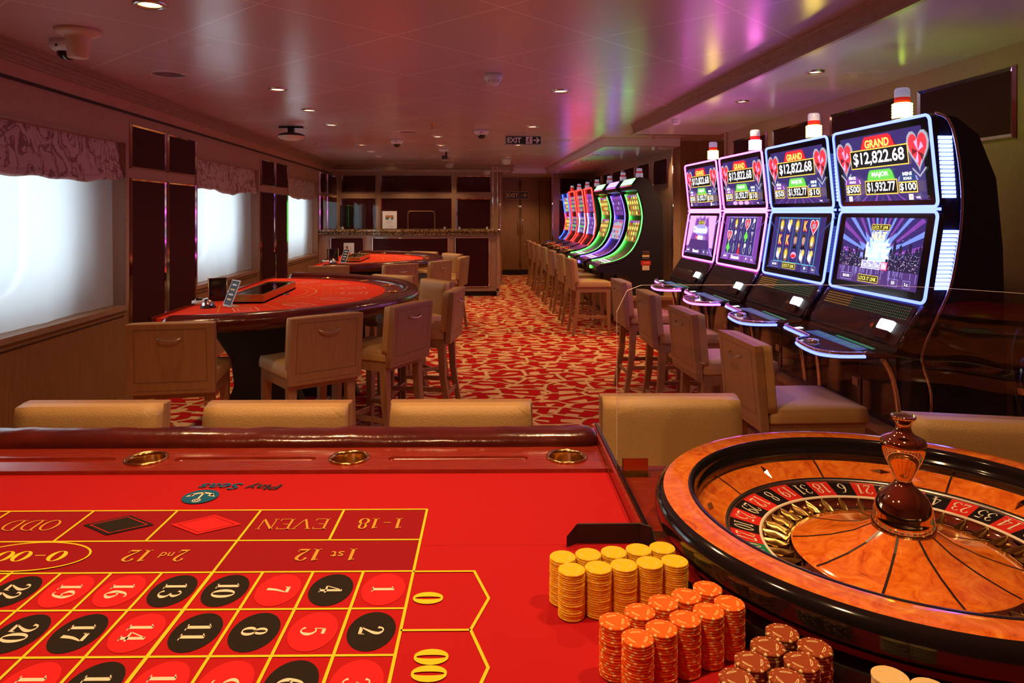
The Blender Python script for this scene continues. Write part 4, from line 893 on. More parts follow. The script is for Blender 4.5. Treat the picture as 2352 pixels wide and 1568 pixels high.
mb = MB(); tp = [(.0515, .048), (.0520, .056), (.0515, .072), (.0500, .078), (.0490, .082), (.0485, .088), (.0455, .101), (.0395, .114), (.030, .124), (.021, .131), (.0155, .137), (.0135, .142), (.0142, .146), (.0170, .153), (.0225, .164), (.0285, .176), (.0335, .189), (.0360, .200), (.0372, .205), (.0372, .210), (.0350, .215), (.0270, .219), (.0185, .223), (.0140, .229), (.0120, .236), (.0125, .241), (.0150, .246), (.0190, .250), (.0205, .2535), (.0200, .2560), (.0150, .2530), (.0080, .2505), (.0, .2500)]
mb.lathe([(r_ * .93, .048 + (z - .048) * .95) for r_, z in tp], 'darkbrass', 56)
mb.build('turret', wh)

# ================================================================== CHIPS
CHH, CHR = .00335, .0196
def chip_mesh(k, top):
    mb = MB(); n = 32; pr = [(CHR - .0011, 0), (CHR, .0008), (CHR, CHH - .0009), (CHR - .0011, CHH - .0001)]
    ns = {'y': 8, 'o': 8, 'b': 8, 'c': 6}[k]
    for i in range(3):
        for j in range(n):
            a, b = 2 * PI * j / n, 2 * PI * (j + 1) / n; m_ = 'spot_' + k if j % (n // ns) == 0 else 'chip_' + k
            mb.add([(pr[i][0] * math.cos(a), pr[i][0] * math.sin(a), pr[i][1]), (pr[i][0] * math.cos(b), pr[i][0] * math.sin(b), pr[i][1]), (pr[i + 1][0] * math.cos(b), pr[i + 1][0] * math.sin(b), pr[i + 1][1]), (pr[i + 1][0] * math.cos(a), pr[i + 1][0] * math.sin(a), pr[i + 1][1])], [(0, 1, 2, 3)], m_)
    mb.disc(CHR - .0011, 0, 'chip_' + k, n, flip=True); mb.disc(CHR - .0011, CHH - .0001, 'chip_' + k, n)
    if top:
        Cc = Canvas(mb, plane((0, 0, CHH + .00002), (1, 0, 0), (0, 1, 0)), .00008)
        s_ = 'spot_' + k
        for j in range(ns):
            a = 2 * PI * (j + .06) / ns; a2 = 2 * PI * (j + .19) / ns; r0, r1 = CHR - .0011, CHR * .84
            Cc.poly([(r0 * math.cos(a), r0 * math.sin(a)), (r1 * math.cos(a), r1 * math.sin(a)), (r1 * math.cos(a2), r1 * math.sin(a2)), (r0 * math.cos(a2), r0 * math.sin(a2))], s_)
            b = a + PI / ns; Cc.oval(CHR * .78 * math.cos(b), CHR * .78 * math.sin(b), .0006, .0006, s_, 8)
        if k == 'y': s_ = 'spot_y'
        for q in range(3):
            b = PI / 2 + q * 2 * PI / 3; R_ = CHR * .60; aw = .62
            Cc.line([(R_ * math.cos(b + t_), R_ * math.sin(b + t_)) for t_ in (-aw, -aw * .6, -aw * .2, aw * .2, aw * .6, aw)], .0009, s_)
            Cc.line([(R_ * math.cos(b - aw), R_ * math.sin(b - aw)), (R_ * math.cos(b + aw), R_ * math.sin(b + aw))], .0008, s_)
            Cc.line([(R_ * .93 * math.cos(b + PI - .95) , R_ * .93 * math.sin(b + PI - .95)), (R_ * .93 * math.cos(b + PI + .95), R_ * .93 * math.sin(b + PI + .95))], .0007, s_) if 0 else None
    return mb
protos = {}
for k in 'yobc':
    for top in (0, 1):
        o = chip_mesh(k, top).build('casino_chip', bevel=0); protos[k, top] = o.data; bpy.data.objects.remove(o)
CN = {'y': 'yellow', 'o': 'orange', 'b': 'brown', 'c': 'cream'}
rc = random.Random(3)
hidden = []
def stack(k, px, py, n, seen, where):
    """n chips; the lowest ones hidden behind other stacks go into one heap object"""
    zt_ = ZT + .0012 + n * CHH; x, y, _ = atz(px, py, zt_); c = CN[k]
    for i in range(n):
        top = i == n - 1; p = (x + rc.uniform(-.0004, .0004), y + rc.uniform(-.0004, .0004), ZT + .0012 + i * CHH); ra = rc.uniform(0, 6.28) if not top else rc.uniform(-.3, .3)
        if i < n - seen: hidden.append((k, p, ra)); continue
        o = bpy.data.objects.new('casino_chip', protos[k, top]); COL.objects.link(o); o.location = p; o.rotation_euler = (0, 0, ra)
        if top: tag(o, 'topmost %s casino chip, on the %s' % (c, where), 'casino chip')
        else: tag(o, '%s casino chip below the top of the %s' % (c, where), 'casino chip', '%s chips in the %s' % (c, where))
NUM = ['first', 'second', 'third', 'fourth', 'fifth']
for i, (px, py) in enumerate(((1292, 1277), (1351, 1271), (1410, 1266), (1467, 1260), (1521, 1256))): stack('y', px, py, 20, (20, 4, 3, 3, 3)[i], '%s stack in the back yellow row' % NUM[i])
for i, (px, py) in enumerate(((1313, 1306), (1374, 1301), (1433, 1296), (1492, 1290), (1550, 1286))): stack('y', px, py, 20, 20, '%s stack in the front yellow row' % NUM[i])
for i, (px, py) in enumerate(((1412, 1424), (1470, 1402), (1523, 1382), (1577, 1366), (1625, 1349))): stack('o', px, py, 20, (16, 3, 3, 3, 3)[i], '%s stack in the back orange row' % NUM[i])
for i, (px, py) in enumerate(((1465, 1463), (1519, 1441), (1574, 1419), (1627, 1401), (1676, 1383))): stack('o', px, py, 20, (18, 19, 19, 18, 17)[i], '%s stack in the front orange row' % NUM[i])
bw = ['brown stack nearest the wheel', 'second brown stack from the wheel', 'rightmost brown stack', 'third brown stack from the wheel', 'middle brown stack in the front row', 'leftmost brown stack', 'second brown stack at the lower edge']
for i, (px, py) in enumerate(((1797, 1450), (1763, 1482), (1872, 1484), (1728, 1516), (1842, 1518), (1693, 1556), (1808, 1557))): stack('b', px, py, 20, (3, 3, 12, 3, 4, 3, 2)[i], bw[i])
for i, (px, py) in enumerate(((2046, 1552), (2138, 1580))): stack('c', px, py, 20, (3, 1)[i], ['left cream stack at the lower edge', 'right cream stack at the lower edge'][i])
hb = MB()
for k, p, ra in hidden:
    me = protos[k, 0]; M = tr(*p) @ rotz(ra)
    for i, m_ in enumerate(me.materials):
        fs = [tuple(q.vertices) for q in me.polygons if q.material_index == i]
        hb.add([tuple(v.co) for v in me.vertices], fs, m_.name, False, M) if i == 0 else None
        if i: o0 = len(hb.v) - len(me.vertices); mi_ = hb.mi(m_.name); [(hb.f.append(tuple(v + o0 for v in f)), hb.m.append(mi_), hb.sm.append(False)) for f in fs]
hb = hb.build('casino_chips'); tag(hb, 'remaining yellow, orange and brown chips lower down in the hidden stacks', 'casino chips'); hb['kind'] = 'stuff'

# ================================================================== BLACKJACK TABLES
def bj_table(cx, cy, which):
    t_ = thing('blackjack_table', 'half-round blackjack table with red felt and leather rail, %s' % which, 'blackjack table', (cx, cy, 0)); t_.scale = (.915, .925, 1)
    RO, RI, RF = 1.40, 1.27, 1.15; a0, a1 = math.radians(-84), math.radians(84); n = 60
    # felt
    mb = MB(); poly = [(RF * math.cos(a0 + (a1 - a0) * i / n), RF * math.sin(a0 + (a1 - a0) * i / n)) for i in range(n + 1)]
    poly = [(-.02, -1.24)] + [(x, y * 1.08) for x, y in poly] + [(-.02, 1.24)]
    mb.prism(poly, .825, .845, 'bjfelt')
    C = Canvas(mb, plane((0, 0, .8455), (1, 0, 0), (0, 1, 0)), .0008)
    arc = lambda R_, q0, q1, m_, w_: C.line([(R_ * math.cos(math.radians(q0 + (q1 - q0) * i / 24)), R_ * 1.05 * math.sin(math.radians(q0 + (q1 - q0) * i / 24))) for i in range(25)], w_, m_)
    arc(.62, -62, 62, 'feltgold', .012); arc(.55, -40, 40, 'feltgold', .006)
    for k in range(7):
        q = math.radians(-66 + 22 * k); M0 = (.93 * math.cos(q), .97 * math.sin(q)); d = Vector((math.cos(q), math.sin(q))); e = Vector((-d.y, d.x))
        def rr(u0, u1, v0, v1, m_, w_): C.line([(M0[0] + d.x * u + e.x * v, M0[1] + d.y * u + e.y * v) for u, v in ((u0, v0), (u1, v0), (u1, v1), (u0, v1))], w_, m_, True)
        rr(-.10, .08, -.07, .07, 'feltcream', .006); rr(-.05, .04, -.045, .03, 'feltcream', .004); rr(-.15, -.12, -.05, .05, 'feltgold', .006)
        C.ring(M0[0] - d.x * .22, M0[1] - d.y * .22, .035, .05, .006, 'feltgold', 18)
        q2 = q + math.radians(11)
        if k < 6: C.line([(.66 * math.cos(q2), .69 * math.sin(q2)), (1.08 * math.cos(q2), 1.13 * math.sin(q2))], .007, 'feltgold')
    C.line([(.25, -1.02), (.66 * math.cos(math.radians(-77)), .69 * math.sin(math.radians(-77)))], .007, 'feltgold')
    C.oval(.40, -.06, .05, .05, 'feltblue', 20); C.up(); C.oval(.40, -.06, .018, .018, 'feltcream', 12); C.text('Play Seas', .40, .09, .05, 'feltblue', .20, .01, PI / 2)
    mb.build('felt', t_)
    # wood strip with cups
    mb = MB(); prof = [(RF - .005, .846), (RF, .852), (RI, .852)]
    def sweep(pr, m_, smooth=False):
        k = len(pr); vs = [(r_ * math.cos(a0 + (a1 - a0) * i / n), 1.06 * r_ * math.sin(a0 + (a1 - a0) * i / n), z) for i in range(n + 1) for r_, z in pr]
        mb.add(vs, [(i * k + j, (i + 1) * k + j, (i + 1) * k + j + 1, i * k + j + 1) for i in range(n) for j in range(k - 1)], m_, smooth)
        return vs, k
    sweep([(RF - .006, .844), (RF - .006, .850), (RI, .850)], 'redwood'); rl = mb.build('wooden_rail', t_)
    for k in range(7):
        q = math.radians(-66 + 22 * k); mb = MB(); mb.lathe([(.030, .0006), (.043, .0006), (.047, .004), (.043, .006), (.039, .003), (.038, .001)], 'brass', 24, (1.205 * math.cos(q), 1.06 * 1.205 * math.sin(q), .850)); mb.disc(.039, .8512, 'blackgloss', 20, (1.205 * math.cos(q), 1.06 * 1.205 * math.sin(q))); mb.build('cup_holder', rl)
    mb = MB(); m_ = 16; rc_, zc_ = (RO + RI) / 2 + .005, .835; vs = []; N = n + 6
    for i in range(-3, n + 4):
        if i < 0: aa, s_ = a0 - (-i) * .012, (1 - (i / -3.3) ** 2) ** .5
        elif i > n: aa, s_ = a1 + (i - n) * .012, (1 - ((i - n) / 3.3) ** 2) ** .5
        else: aa, s_ = a0 + (a1 - a0) * i / n, 1
        for j in range(m_):
            q = 2 * PI * j / m_; cx_, cz_ = math.cos(q), math.sin(q); rr_ = rc_ + .070 * s_ * math.copysign(abs(cx_) ** .85, cx_); z = zc_ + .048 * s_ * math.copysign(abs(cz_) ** .85, cz_)
            vs.append((rr_ * math.cos(aa), 1.06 * rr_ * math.sin(aa), z))
    fs = [(i * m_ + j, i * m_ + (j + 1) % m_, (i + 1) * m_ + (j + 1) % m_, (i + 1) * m_ + j) for i in range(N) for j in range(m_)] + [tuple(range(m_)), tuple(N * m_ + j for j in range(m_))]
    mb.add(vs, fs, 'redleather', True); mb.build('leather_armrest', t_)
    mb = MB(); sp = [(x * .93, y * .93) for x, y in poly]; mb.prism([(.02, -1.16)] + [(1.17 * math.cos(a0 + (a1 - a0) * i / n), 1.2 * math.sin(a0 + (a1 - a0) * i / n)) for i in range(n + 1)] + [(.02, 1.16)], .775, .824, 'blackmatt'); mb.build('underside', t_)
    mb = MB(); mb.box(-.04, -.021, -1.30, 1.30, .79, .86, 'blackgloss'); mb.build('dealer_edge', t_)
    # two curved black pedestals joined by a beam
    for sy in (-1, 1):
        mb = MB(); pr = [(-.02, .775), (.75, .775), (.72, .70), (.66, .62), (.62, .50), (.62, .34), (.68, .20), (.80, .10), (.84, .0), (.0, .0), (.04, .12), (.16, .22), (.22, .36), (.20, .52), (.10, .66)]
        mb.prism([(x, z) for x, z in pr], -.06, .06, 'blackmatt', tr(.02, sy * .62, 0) @ Matrix.Rotation(PI / 2, 4, 'X')); mb.build('pedestal', t_, bevel=.01)
    mb = MB(); mb.box(.34, .42, -.62, .62, .30, .60, 'blackmatt'); mb.build('cross_beam', t_)
    mb = MB(); mb.tube([(.75, -.55, .11), (.75, .55, .11)], .018, 'brass'); mb.build('foot_rail', t_)
    return t_
TB = [(-1.60, 4.97), (-1.54, 8.62)]
WH = ['the nearer of the two', 'the farther one before the cashier']
for (cx, cy), nm in zip(TB, WH):
    bj_table(cx, cy, nm); far = nm != WH[0]; short = 'far' if far else 'near'; D = (cx - TB[0][0], cy - TB[0][1]); zf = .8462
    def at(px, py): q = atz(px, py, zf); return (q[0] + D[0], q[1] + D[1], zf)
    # glass covered chip tray
    tr_ = thing('chip_tray', 'brass-edged chip tray under a clear lid on the %s blackjack table' % short, 'chip tray', (cx + .27, cy - .13, zf))
    mb = MB(); mb.box(-.10, .10, -.42, .42, 0, .012, 'blackmatt')
    for q in ((-.10, -.088, -.42, .42), (.088, .10, -.42, .42), (-.088, .088, -.42, -.405), (-.088, .088, .405, .42)): mb.box(*q, .0, .055, 'goldtrim')
    mb.build('frame', tr_, bevel=.002)
    mb = MB(); mb.box(-.087, .087, -.404, .404, .046, .050, 'glass'); mb.build('lid', tr_)
    mb = MB(); rr_ = random.Random(5)
    for k in range(9): mb.cyl(.016, 0, .16, ['chip_c', 'chip_o', 'chip_y', 'feltblue', 'chip_b'][k % 5], 12, M=tr(-.08, -.36 + .09 * k, .029) @ Matrix.Rotation(PI / 2, 4, 'Y'))
    o = mb.build('chip_rows', tr_); o['kind'] = 'stuff'
    mb = MB(); mb.cyl(.012, .054, .066, 'brass', 12, (.06, .0)); mb.build('lock', tr_)
    # card holder, sign, bells
    x, y, z = at(500, 688); q = thing('discard_holder', 'brown brass-edged card holder on the %s blackjack table' % short, 'card holder', (x, y, zf), .35); q.scale = (1.2, 1.0, 1.25)
    mb = MB(); mb.box(-.045, .045, -.06, -.054, 0, .115, 'blackgloss'); mb.box(-.045, -.040, -.06, .06, 0, .115, 'blackgloss'); mb.box(-.045, .045, -.06, .06, 0, .006, 'blackgloss'); mb.build('box', q)
    mb = MB(); mb.tube([(-.045, -.061, .115), (.045, -.061, .115), (.045, -.061, 0), (-.045, -.061, 0)], .0025, 'brass', 6, True); mb.tube([(-.046, -.06, .115), (-.046, .06, .115), (-.046, .06, 0)], .0025, 'brass', 6); mb.build('edge_trim', q)
    x, y, z = at(520, 704); q = thing('table_sign', 'white-framed table limit sign leaning upright on the %s blackjack table' % short, 'sign', (x, y, zf), math.radians(-50))
    M = Matrix.Rotation(math.radians(-22), 4, 'X')
    mb = MB(); mb.box(-.060, .060, 0, .003, .004, .165, 'whiteplastic', M); mb.build('holder', q)
    mb = MB(); C = Canvas(mb, M @ plane((0, -.0006, .085), (1, 0, 0), (0, 0, 1)), .0006); C.rect(-.052, .052, -.074, .074, 'blackplastic'); C.up()
    for k in range(4): C.rect(-.03, .03, .045 - .03 * k, .055 - .03 * k, 'chip_c' if k % 2 else 'paper')
    mb.build('card', q)
    mb = MB(); mb.box(-.05, .05, -.002, .06, 0, .003, 'whiteplastic'); mb.build('foot', q)
    x, y, z = at(478, 706); q = thing('counter_bell', 'chrome service bell on a black foot on the %s blackjack table' % short, 'bell', (x, y, zf))
    mb = MB(); mb.lathe([(0.001, 0), (.044, 0), (.044, .006), (.034, .014), (0.001, .014)], 'blackplastic', 24); mb.build('foot', q)
    mb = MB(); mb.lathe([(.036, .014), (.035, .024), (.026, .037), (.012, .044), (.004, .046), (.004, .054), (0, .056)], 'chrome', 24); mb.build('dome', q)
    x, y, z = at(456, 699); q = thing('dealer_button', 'round white button on a white base beside the bell on the %s blackjack table' % short, 'table button', (x, y, zf))
    mb = MB(); mb.lathe([(0.001, 0), (.040, 0), (.038, .022), (.028, .026), (0.001, .026)], 'whiteplastic', 24); mb.build('base', q)
    mb = MB(); mb.lathe([(.022, .026), (.022, .038), (0, .040)], 'blackgloss', 20); mb.build('button', q)
# ================================================================== SLOT MACHINES
PZ = .44
for nm, y0, y1, x0, lab in (('platform', 2.45, 6.86, 1.86, 'raised wooden platform carrying the four near slot machines'), ('platform', 7.98, 14.21, 1.90, 'raised wooden platform carrying the far row of slot machines')):
    pf = thing(nm, lab, 'platform', ((x0 + XR) / 2, (y0 + y1) / 2, 0)); hx, hy = (XR - x0) / 2 - .002, (y1 - y0) / 2
    MB().box(-hx, hx, -hy, hy, PZ - .035, PZ, 'chairwood').build('top', pf); MB().box(-hx + .02, hx, -hy + .02, hy - .01, .08, PZ - .036, 'veneer').build('body', pf); MB().box(-hx + .06, hx, -hy + .06, hy - .01, 0, .08, 'blackmatt').build('plinth', pf)
def heart(C, cx, cy, s, m, sy=1.1):
    pts = []
    for i in range(25):
        t_ = 2 * PI * i / 24; x = math.sin(t_) ** 3; y = (13 * math.cos(t_) - 5 * math.cos(2 * t_) - 2 * math.cos(3 * t_) - math.cos(4 * t_)) / 16
        pts.append((cx + s * x, cy + s * sy * y))
    C.poly(pts[:-1], m)
def badge(C, cx, y0, y1, w0, w1, m, m2):
    for k in range(3):
        d = (2 - k) * .010; C.poly([(cx - w0 - d, y0), (cx + w0 + d, y0), (cx + w1 + d, y1 - d * .8), (cx + w1 * .7, y1 - d * .3), (cx - w1 * .7, y1 - d * .3), (cx - w1 - d, y1 - d * .8)], m2 if k < 2 and k % 2 == 0 else m); C.up()
def box_amount(C, x0, x1, y0, y1, txt):
    C.rect(x0, x1, y0, y1, 's_gold'); C.up(); e = .0055; C.rect(x0 + e, x1 - e, y0 + e, y1 - e, 's_black'); C.up(); C.text(txt, (x0 + x1) / 2, (y0 + y1) / 2, (y1 - y0) * .74, 's_white', (x1 - x0) * .88, .02); C.up()
def upper_screen(C, minor, mini, tok, theme):
    W_, H_ = .315, .155
    C.rect(-W_, W_, -H_, H_, 's_navy'); C.up()
    for k in range(-6, 7):
        C.poly([(k * .02, -H_ + .06), (k * .055 - .010, -H_), (k * .055 + .010, -H_)], 's_purple' if k % 2 else 's_violetdim')
    C.up()
    for sx in (-1, 1):
        heart(C, sx * .285, .065, .075, 's_silver', 1.3); C.up(); heart(C, sx * .285, .065, .062, 's_heart', 1.3); C.up()
        for k in range(5):
            a = PI / 2 + k * 1.256; C.poly([(sx * .285, .05), (sx * .285 + .04 * math.cos(a), .05 + .05 * math.sin(a)), (sx * .285 + .04 * math.cos(a + .6), .05 + .05 * math.sin(a + .6))], 's_reddark' if k % 2 else 's_pink')
        C.up(); C.line([(sx * .285 - .045, -.02), (sx * .285, -.055), (sx * .285 + .045, -.02)], .008, 's_silver')
    C.up()
    badge(C, 0, .085, .147, .125, .095, 's_red', 's_reddark'); C.serif; C.text('GRAND', 0, .112, .038, 's_yellow', .19, .03); C.up()
    box_amount(C, -.225, .225, .000, .090, '$12,822.68')
    badge(C, .01, -.058, -.010, .095, .080, 's_green', 's_dimgreen'); C.text('MAJOR', .01, -.034, .028, 's_white', .13, .03); C.up()
    box_amount(C, -.115, .135, -.125, -.058, '$1,932.77')
    for x, a_, v, m_, mm in ((-.215, 'MINOR', minor, 's_pink', 's_purple'), (.218, 'MINI', mini, 's_lav', 's_dimblue')):
        badge(C, x, -.070, -.035, .050, .040, mm, m_); C.text(a_, x, -.040, .016, 's_white', .062, .03); C.text('BONUS', x, -.060, .012, 's_white', .055, .03); C.up(); box_amount(C, x - .063, x + .063, -.122, -.073, v)
    if tok:
        for x in (-.235, .235): C.rect(x - .015, x + .015, -.152, -.128, 's_white'); C.up(); C.text('10c', x, -.139, .013, 's_red', .020, .02); C.k -= 1
        C.up(); C.text('PLAY', -.235, -.1265, .003, 's_gold'); C.text('SHFL', .285, -.143, .009, 's_white', .03, .02)
    elif theme in ('pink', 'diamonds'):
        for x in (-.10, .0, .10): C.oval(x, -.140, .042, .013, 's_pink', 16)
        C.up(); C.text('SHFL', .285, -.143, .009, 's_white', .03, .02)
    else: C.text('SHFL', .285, -.143, .009, 's_white', .03, .02)
def lock_logo(C, cx, cy, w_, h):
    C.rect(cx - w_ / 2, cx + w_ / 2, cy - h / 2, cy + h / 2, 's_gold'); C.up(); C.rect(cx - w_ / 2 + .003, cx + w_ / 2 - .003, cy - h / 2 + .003, cy + h / 2 - .003, 's_black'); C.up(); C.text('LOCK IT LINK', cx, cy, h * .55, 's_yellow', w_ * .88, .02)
def sym(C, k, x, y, s):
    if k == 'K': C.text('K', x, y, s * 1.3, 's_red', s * 1.0, .06); C.up(); C.text('K', x, y + s * .03, s * 1.15, 's_gold', s * .8, .03)
    elif k == 'heart': heart(C, x, y, s * .95, 's_white'); C.up(); heart(C, x, y, s * .85, 's_heart'); C.up(); C.text('50', x, y, s * .6, 's_cyan', s * .8, .03)
    elif k == 'lion': C.oval(x, y, s * .6, s * .85, 's_brown', 14); C.up(); C.oval(x, y + s * .1, s * .36, s * .5, 's_gold', 12); C.up(); C.oval(x, y - s * .3, s * .25, s * .22, 's_white', 10)
    elif k == 'pearl': C.poly([(x - s * .5, y + s * .8), (x + s * .5, y + s * .5), (x + s * .3, y - s * .9), (x - s * .6, y - s * .2)], 's_silver'); C.up(); C.oval(x - s * .1, y - s * .1, s * .35, s * .45, 's_white', 12); C.up(); C.oval(x + s * .3, y + s * .4, s * .3, s * .4, 's_gold', 12)
    elif k == 'man': C.rect(x - s * .7, x + s * .7, y - s * .95, y + s * .95, 's_dimblue'); C.up(); C.poly([(x - s * .6, y - s * .95), (x - s * .2, y - s * .4), (x + s * .2, y - s * .4), (x + s * .6, y - s * .95)], 's_black'); C.oval(x, y + s * .1, s * .38, s * .58, 's_skin', 14); C.up(); C.poly([(x - s * .4, y + s * .3), (x - s * .35, y + s * .8), (x + s * .1, y + s * .92), (x + s * .42, y + s * .6), (x + s * .38, y + s * .35), (x, y + s * .5)], 's_hair'); C.poly([(x - s * .12, y - s * .5), (x + s * .12, y - s * .5), (x, y - s * .7)], 's_red')
    elif k == 'car': C.oval(x, y, s * .7, s * .4, 's_pink', 16); C.up(); C.poly([(x - s * .6, y - s * .3), (x + s * .6, y - s * .3), (x + s * .5, y + s * .1), (x - s * .5, y + s * .1)], 's_red')
    elif k == 'ring': C.ring(x - s * .1, y - s * .25, s * .36, s * .45, s * .14, 's_silver', 14); C.up(); C.poly([(x - s * .1, y + s * .2), (x + s * .35, y + s * .2), (x + s * .5, y + s * .55), (x + s * .1, y + s * .85), (x - s * .2, y + s * .55)], 's_white')
    elif k == 'dia': C.poly([(x, y + s * .8), (x + s * .45, y), (x, y - s * .8), (x - s * .45, y)], 's_silver'); C.up(); C.poly([(x, y + s * .55), (x + s * .28, y), (x, y - s * .55), (x - s * .28, y)], 's_dimblue')
    elif k == 'club':
        for dx, dy in ((0, .35), (-.32, -.05), (.32, -.05)): C.oval(x + s * dx, y + s * dy, s * .34, s * .36, 's_green', 12)
        C.poly([(x - s * .1, y), (x + s * .1, y), (x + s * .25, y - s * .8), (x - s * .25, y - s * .8)], 's_green')
    elif k == 'glass': C.poly([(x - s * .5, y + s * .7), (x + s * .5, y + s * .7), (x + s * .04, y), (x + s * .04, y - s * .6), (x + s * .3, y - s * .75), (x - s * .3, y - s * .75), (x - s * .04, y - s * .6), (x - s * .04, y)], 's_silver')
    elif k == 'lady': C.oval(x, y + s * .4, s * .28, s * .35, 's_skin', 12); C.poly([(x - s * .4, y - s * .9), (x + s * .4, y - s * .9), (x + s * .2, y + s * .1), (x - s * .2, y + s * .1)], 's_red')
    C.k -= 0
def lower_screen(C, theme):
    W_, H_ = .33, .165; rnd = random.Random(11)
    if theme == 'night':
        C.rect(-W_, W_, -H_, H_, 's_navy'); C.up()
        for k in range(17):
            a = math.radians(8 + 164 * k / 16); b = a + .075
            def hit(q):
                dx, dy = math.cos(q), math.sin(q); t_ = min(W_ / max(abs(dx), 1e-5), (H_ + .03) / max(dy, 1e-5)); return (dx * t_, -.03 + dy * t_)
            C.poly([(0, -.03), hit(a), hit(b)], 's_ray' if k % 2 else 's_purple')
        C.up()
        C.poly([((.20 if k % 2 else .12) * math.cos(PI * k / 18), -.05 + (.19 if k % 2 else .12) * math.sin(PI * k / 18)) for k in range(19)], 's_ray'); C.up(); C.poly([((.125 if k % 2 else .085) * math.cos(PI * k / 18), -.06 + (.17 if k % 2 else .12) * math.sin(PI * k / 18)) for k in range(19)], 's_glow'); C.up()
        for sx in (-1, 1):
            for k in range(11):
                x0 = sx * (.085 + .0235 * k); h = [.05, .10, .14, .07, .12, .06, .10, .13, .08, .11, .12][(k + (3 if sx < 0 else 0)) % 11] * (.95 if sx > 0 else .72)
                C.poly([(x0 - .012, -.085), (x0 + .012, -.085), (x0 + .011, -.085 + h), (x0, -.085 + h + .012), (x0 - .010, -.085 + h)], 's_city')
        C.up()
        for k in range(230):
            x = rnd.choice((-1, 1)) * rnd.uniform(.085, .325); y = rnd.uniform(-.083, -.02 + .04 * rnd.random()); C.rect(x - .0016, x + .0016, y - .0016, y + .0016, rnd.choice(('s_citylight', 's_pink', 's_citylight', 's_white')))
        for k in range(30): x, y = rnd.uniform(-.31, .31), rnd.uniform(.05, .16); C.rect(x - .001, x + .001, y - .001, y + .001, 's_white')
        C.rect(-W_, W_, -H_, -.085, 's_violetdim'); C.up()
        for k in range(44): x = rnd.uniform(-.32, .32); C.rect(x - .0012, x + .0012, -.088 - rnd.uniform(.015, .05), -.086, 's_lav')
        C.up(); lock_logo(C, 0, .118, .15, .030); C.up(); C.text('NIGHT', 0, .075, .045, 's_white', .12, .02); C.text('LIFE', 0, .005, .075, 's_white', .19, .02); C.up()
        C.text('NIGHT', .0015, .074, .036, 's_gold', .108, 0); C.up()
        for k, s_ in enumerate(('1c', '2c', '5c', '10c')):
            x = -.09 + .055 * k; C.rect(x - .025, x + .025, -.088, -.048, 's_white' if k < 3 else 's_red'); C.up(); C.rect(x - .022, x + .022, -.085, -.051, 's_lav' if k < 3 else 's_pink'); C.up(); C.text(s_, x, -.068, .022, 's_white', .034, .03); C.k -= 2
        C.up(3)
    else:
        bg = {'blue': 's_navy', 'pink': 's_purple', 'diamonds': 's_purple'}[theme]; C.rect(-W_, W_, -H_, H_, bg); C.up()
        for k in range(-5, 6): C.poly([(k * .03, -.02), (k * .085 - .012, H_ if k % 2 else -H_), (k * .085 + .012, H_ if k % 2 else -H_)], {'blue': 's_dimblue', 'pink': 's_violetdim', 'diamonds': 's_lav'}[theme])
        C.up()
        if theme == 'diamonds':
            for sx in (-1, 1):
                for k in range(6): C.poly([(sx * .33, .165), (sx * (.30 - .03 * k), .165), (sx * (.325 - .012 * k), -.10), (sx * .33, -.10)], 's_pink' if k % 2 else 's_purple'); C.up()
            for k in range(3): C.poly([(-.16 + .11 * k, .165), (-.06 + .11 * k, .165), (-.11 + .11 * k, .135)], 's_pink')
            C.poly([(-.22, -.04), (.22, -.04), (.30, -.165), (-.30, -.165)], 's_violetdim')
            C.up(); lock_logo(C, 0, .105, .14, .035); C.up(); C.oval(0, .045, .19, .045, 's_lav', 24); C.up(); C.text('Diamonds', 0, .045, .058, 's_white', .34, .04)
            for k in range(4): C.rect(-.085 + .045 * k, -.048 + .045 * k, -.040, -.005, 's_red' if k == 0 else 's_white')
            C.up(); [C.text(s_, -.066 + .045 * k, -.022, .018, 's_black' if k else 's_white', .022, .02) for k, s_ in enumerate(('1c', '2c', '5c', '10c'))]; C.up()
        else:
            C.rect(-.255, .255, -.115, .155, 's_navy'); C.up()
            lm = 's_cyan' if theme == 'blue' else 's_lav'
            C.frame(-.257, .257, -.117, .157, .004, lm)
            for k in range(1, 5): C.rect(-.257 + .1028 * k - .001, -.257 + .1028 * k + .001, -.115, .155, lm)
            C.up()
            rows = (('lion', 'pearl', 'lion', 'K', 'heart'), ('K', 'K', 'man', 'man', 'lion'), ('pearl', 'lion', 'car', 'pearl', 'pearl')) if theme == 'blue' else (('glass', 'lion', 'ring', 'heart', 'ring'), ('heart', 'ring', 'dia', 'club', 'glass'), ('club', 'dia', 'lady', 'ring', 'dia'))
            k0 = C.k
            for r_, row in enumerate(rows):
                for c_, s_ in enumerate(row): C.k = k0; sym(C, s_, -.2056 + .1028 * c_, .110 - .09 * r_, .050)
            C.k = k0 + 4
    nm = {'night': 'LOCK IT LINK', 'blue': 'LOCK IT LINK', 'pink': 'Diamonds', 'diamonds': 'Diamonds'}[theme]
    for x, w_, s_ in ((-.235, .10, '$0.00'), (.165, .07, '50'), (.265, .05, '1c')): C.frame(x - w_ / 2, x + w_ / 2, -.155, -.122, .002, 's_lav'); C.text(s_, x, -.138, .016, 's_white', min(w_ * .6, .012 * len(s_)), .02)
    if 'LOCK' in nm: lock_logo(C, -.04, -.138, .17, .036)
    else: C.text(nm, -.04, -.138, .028, 's_white', .15, .03)
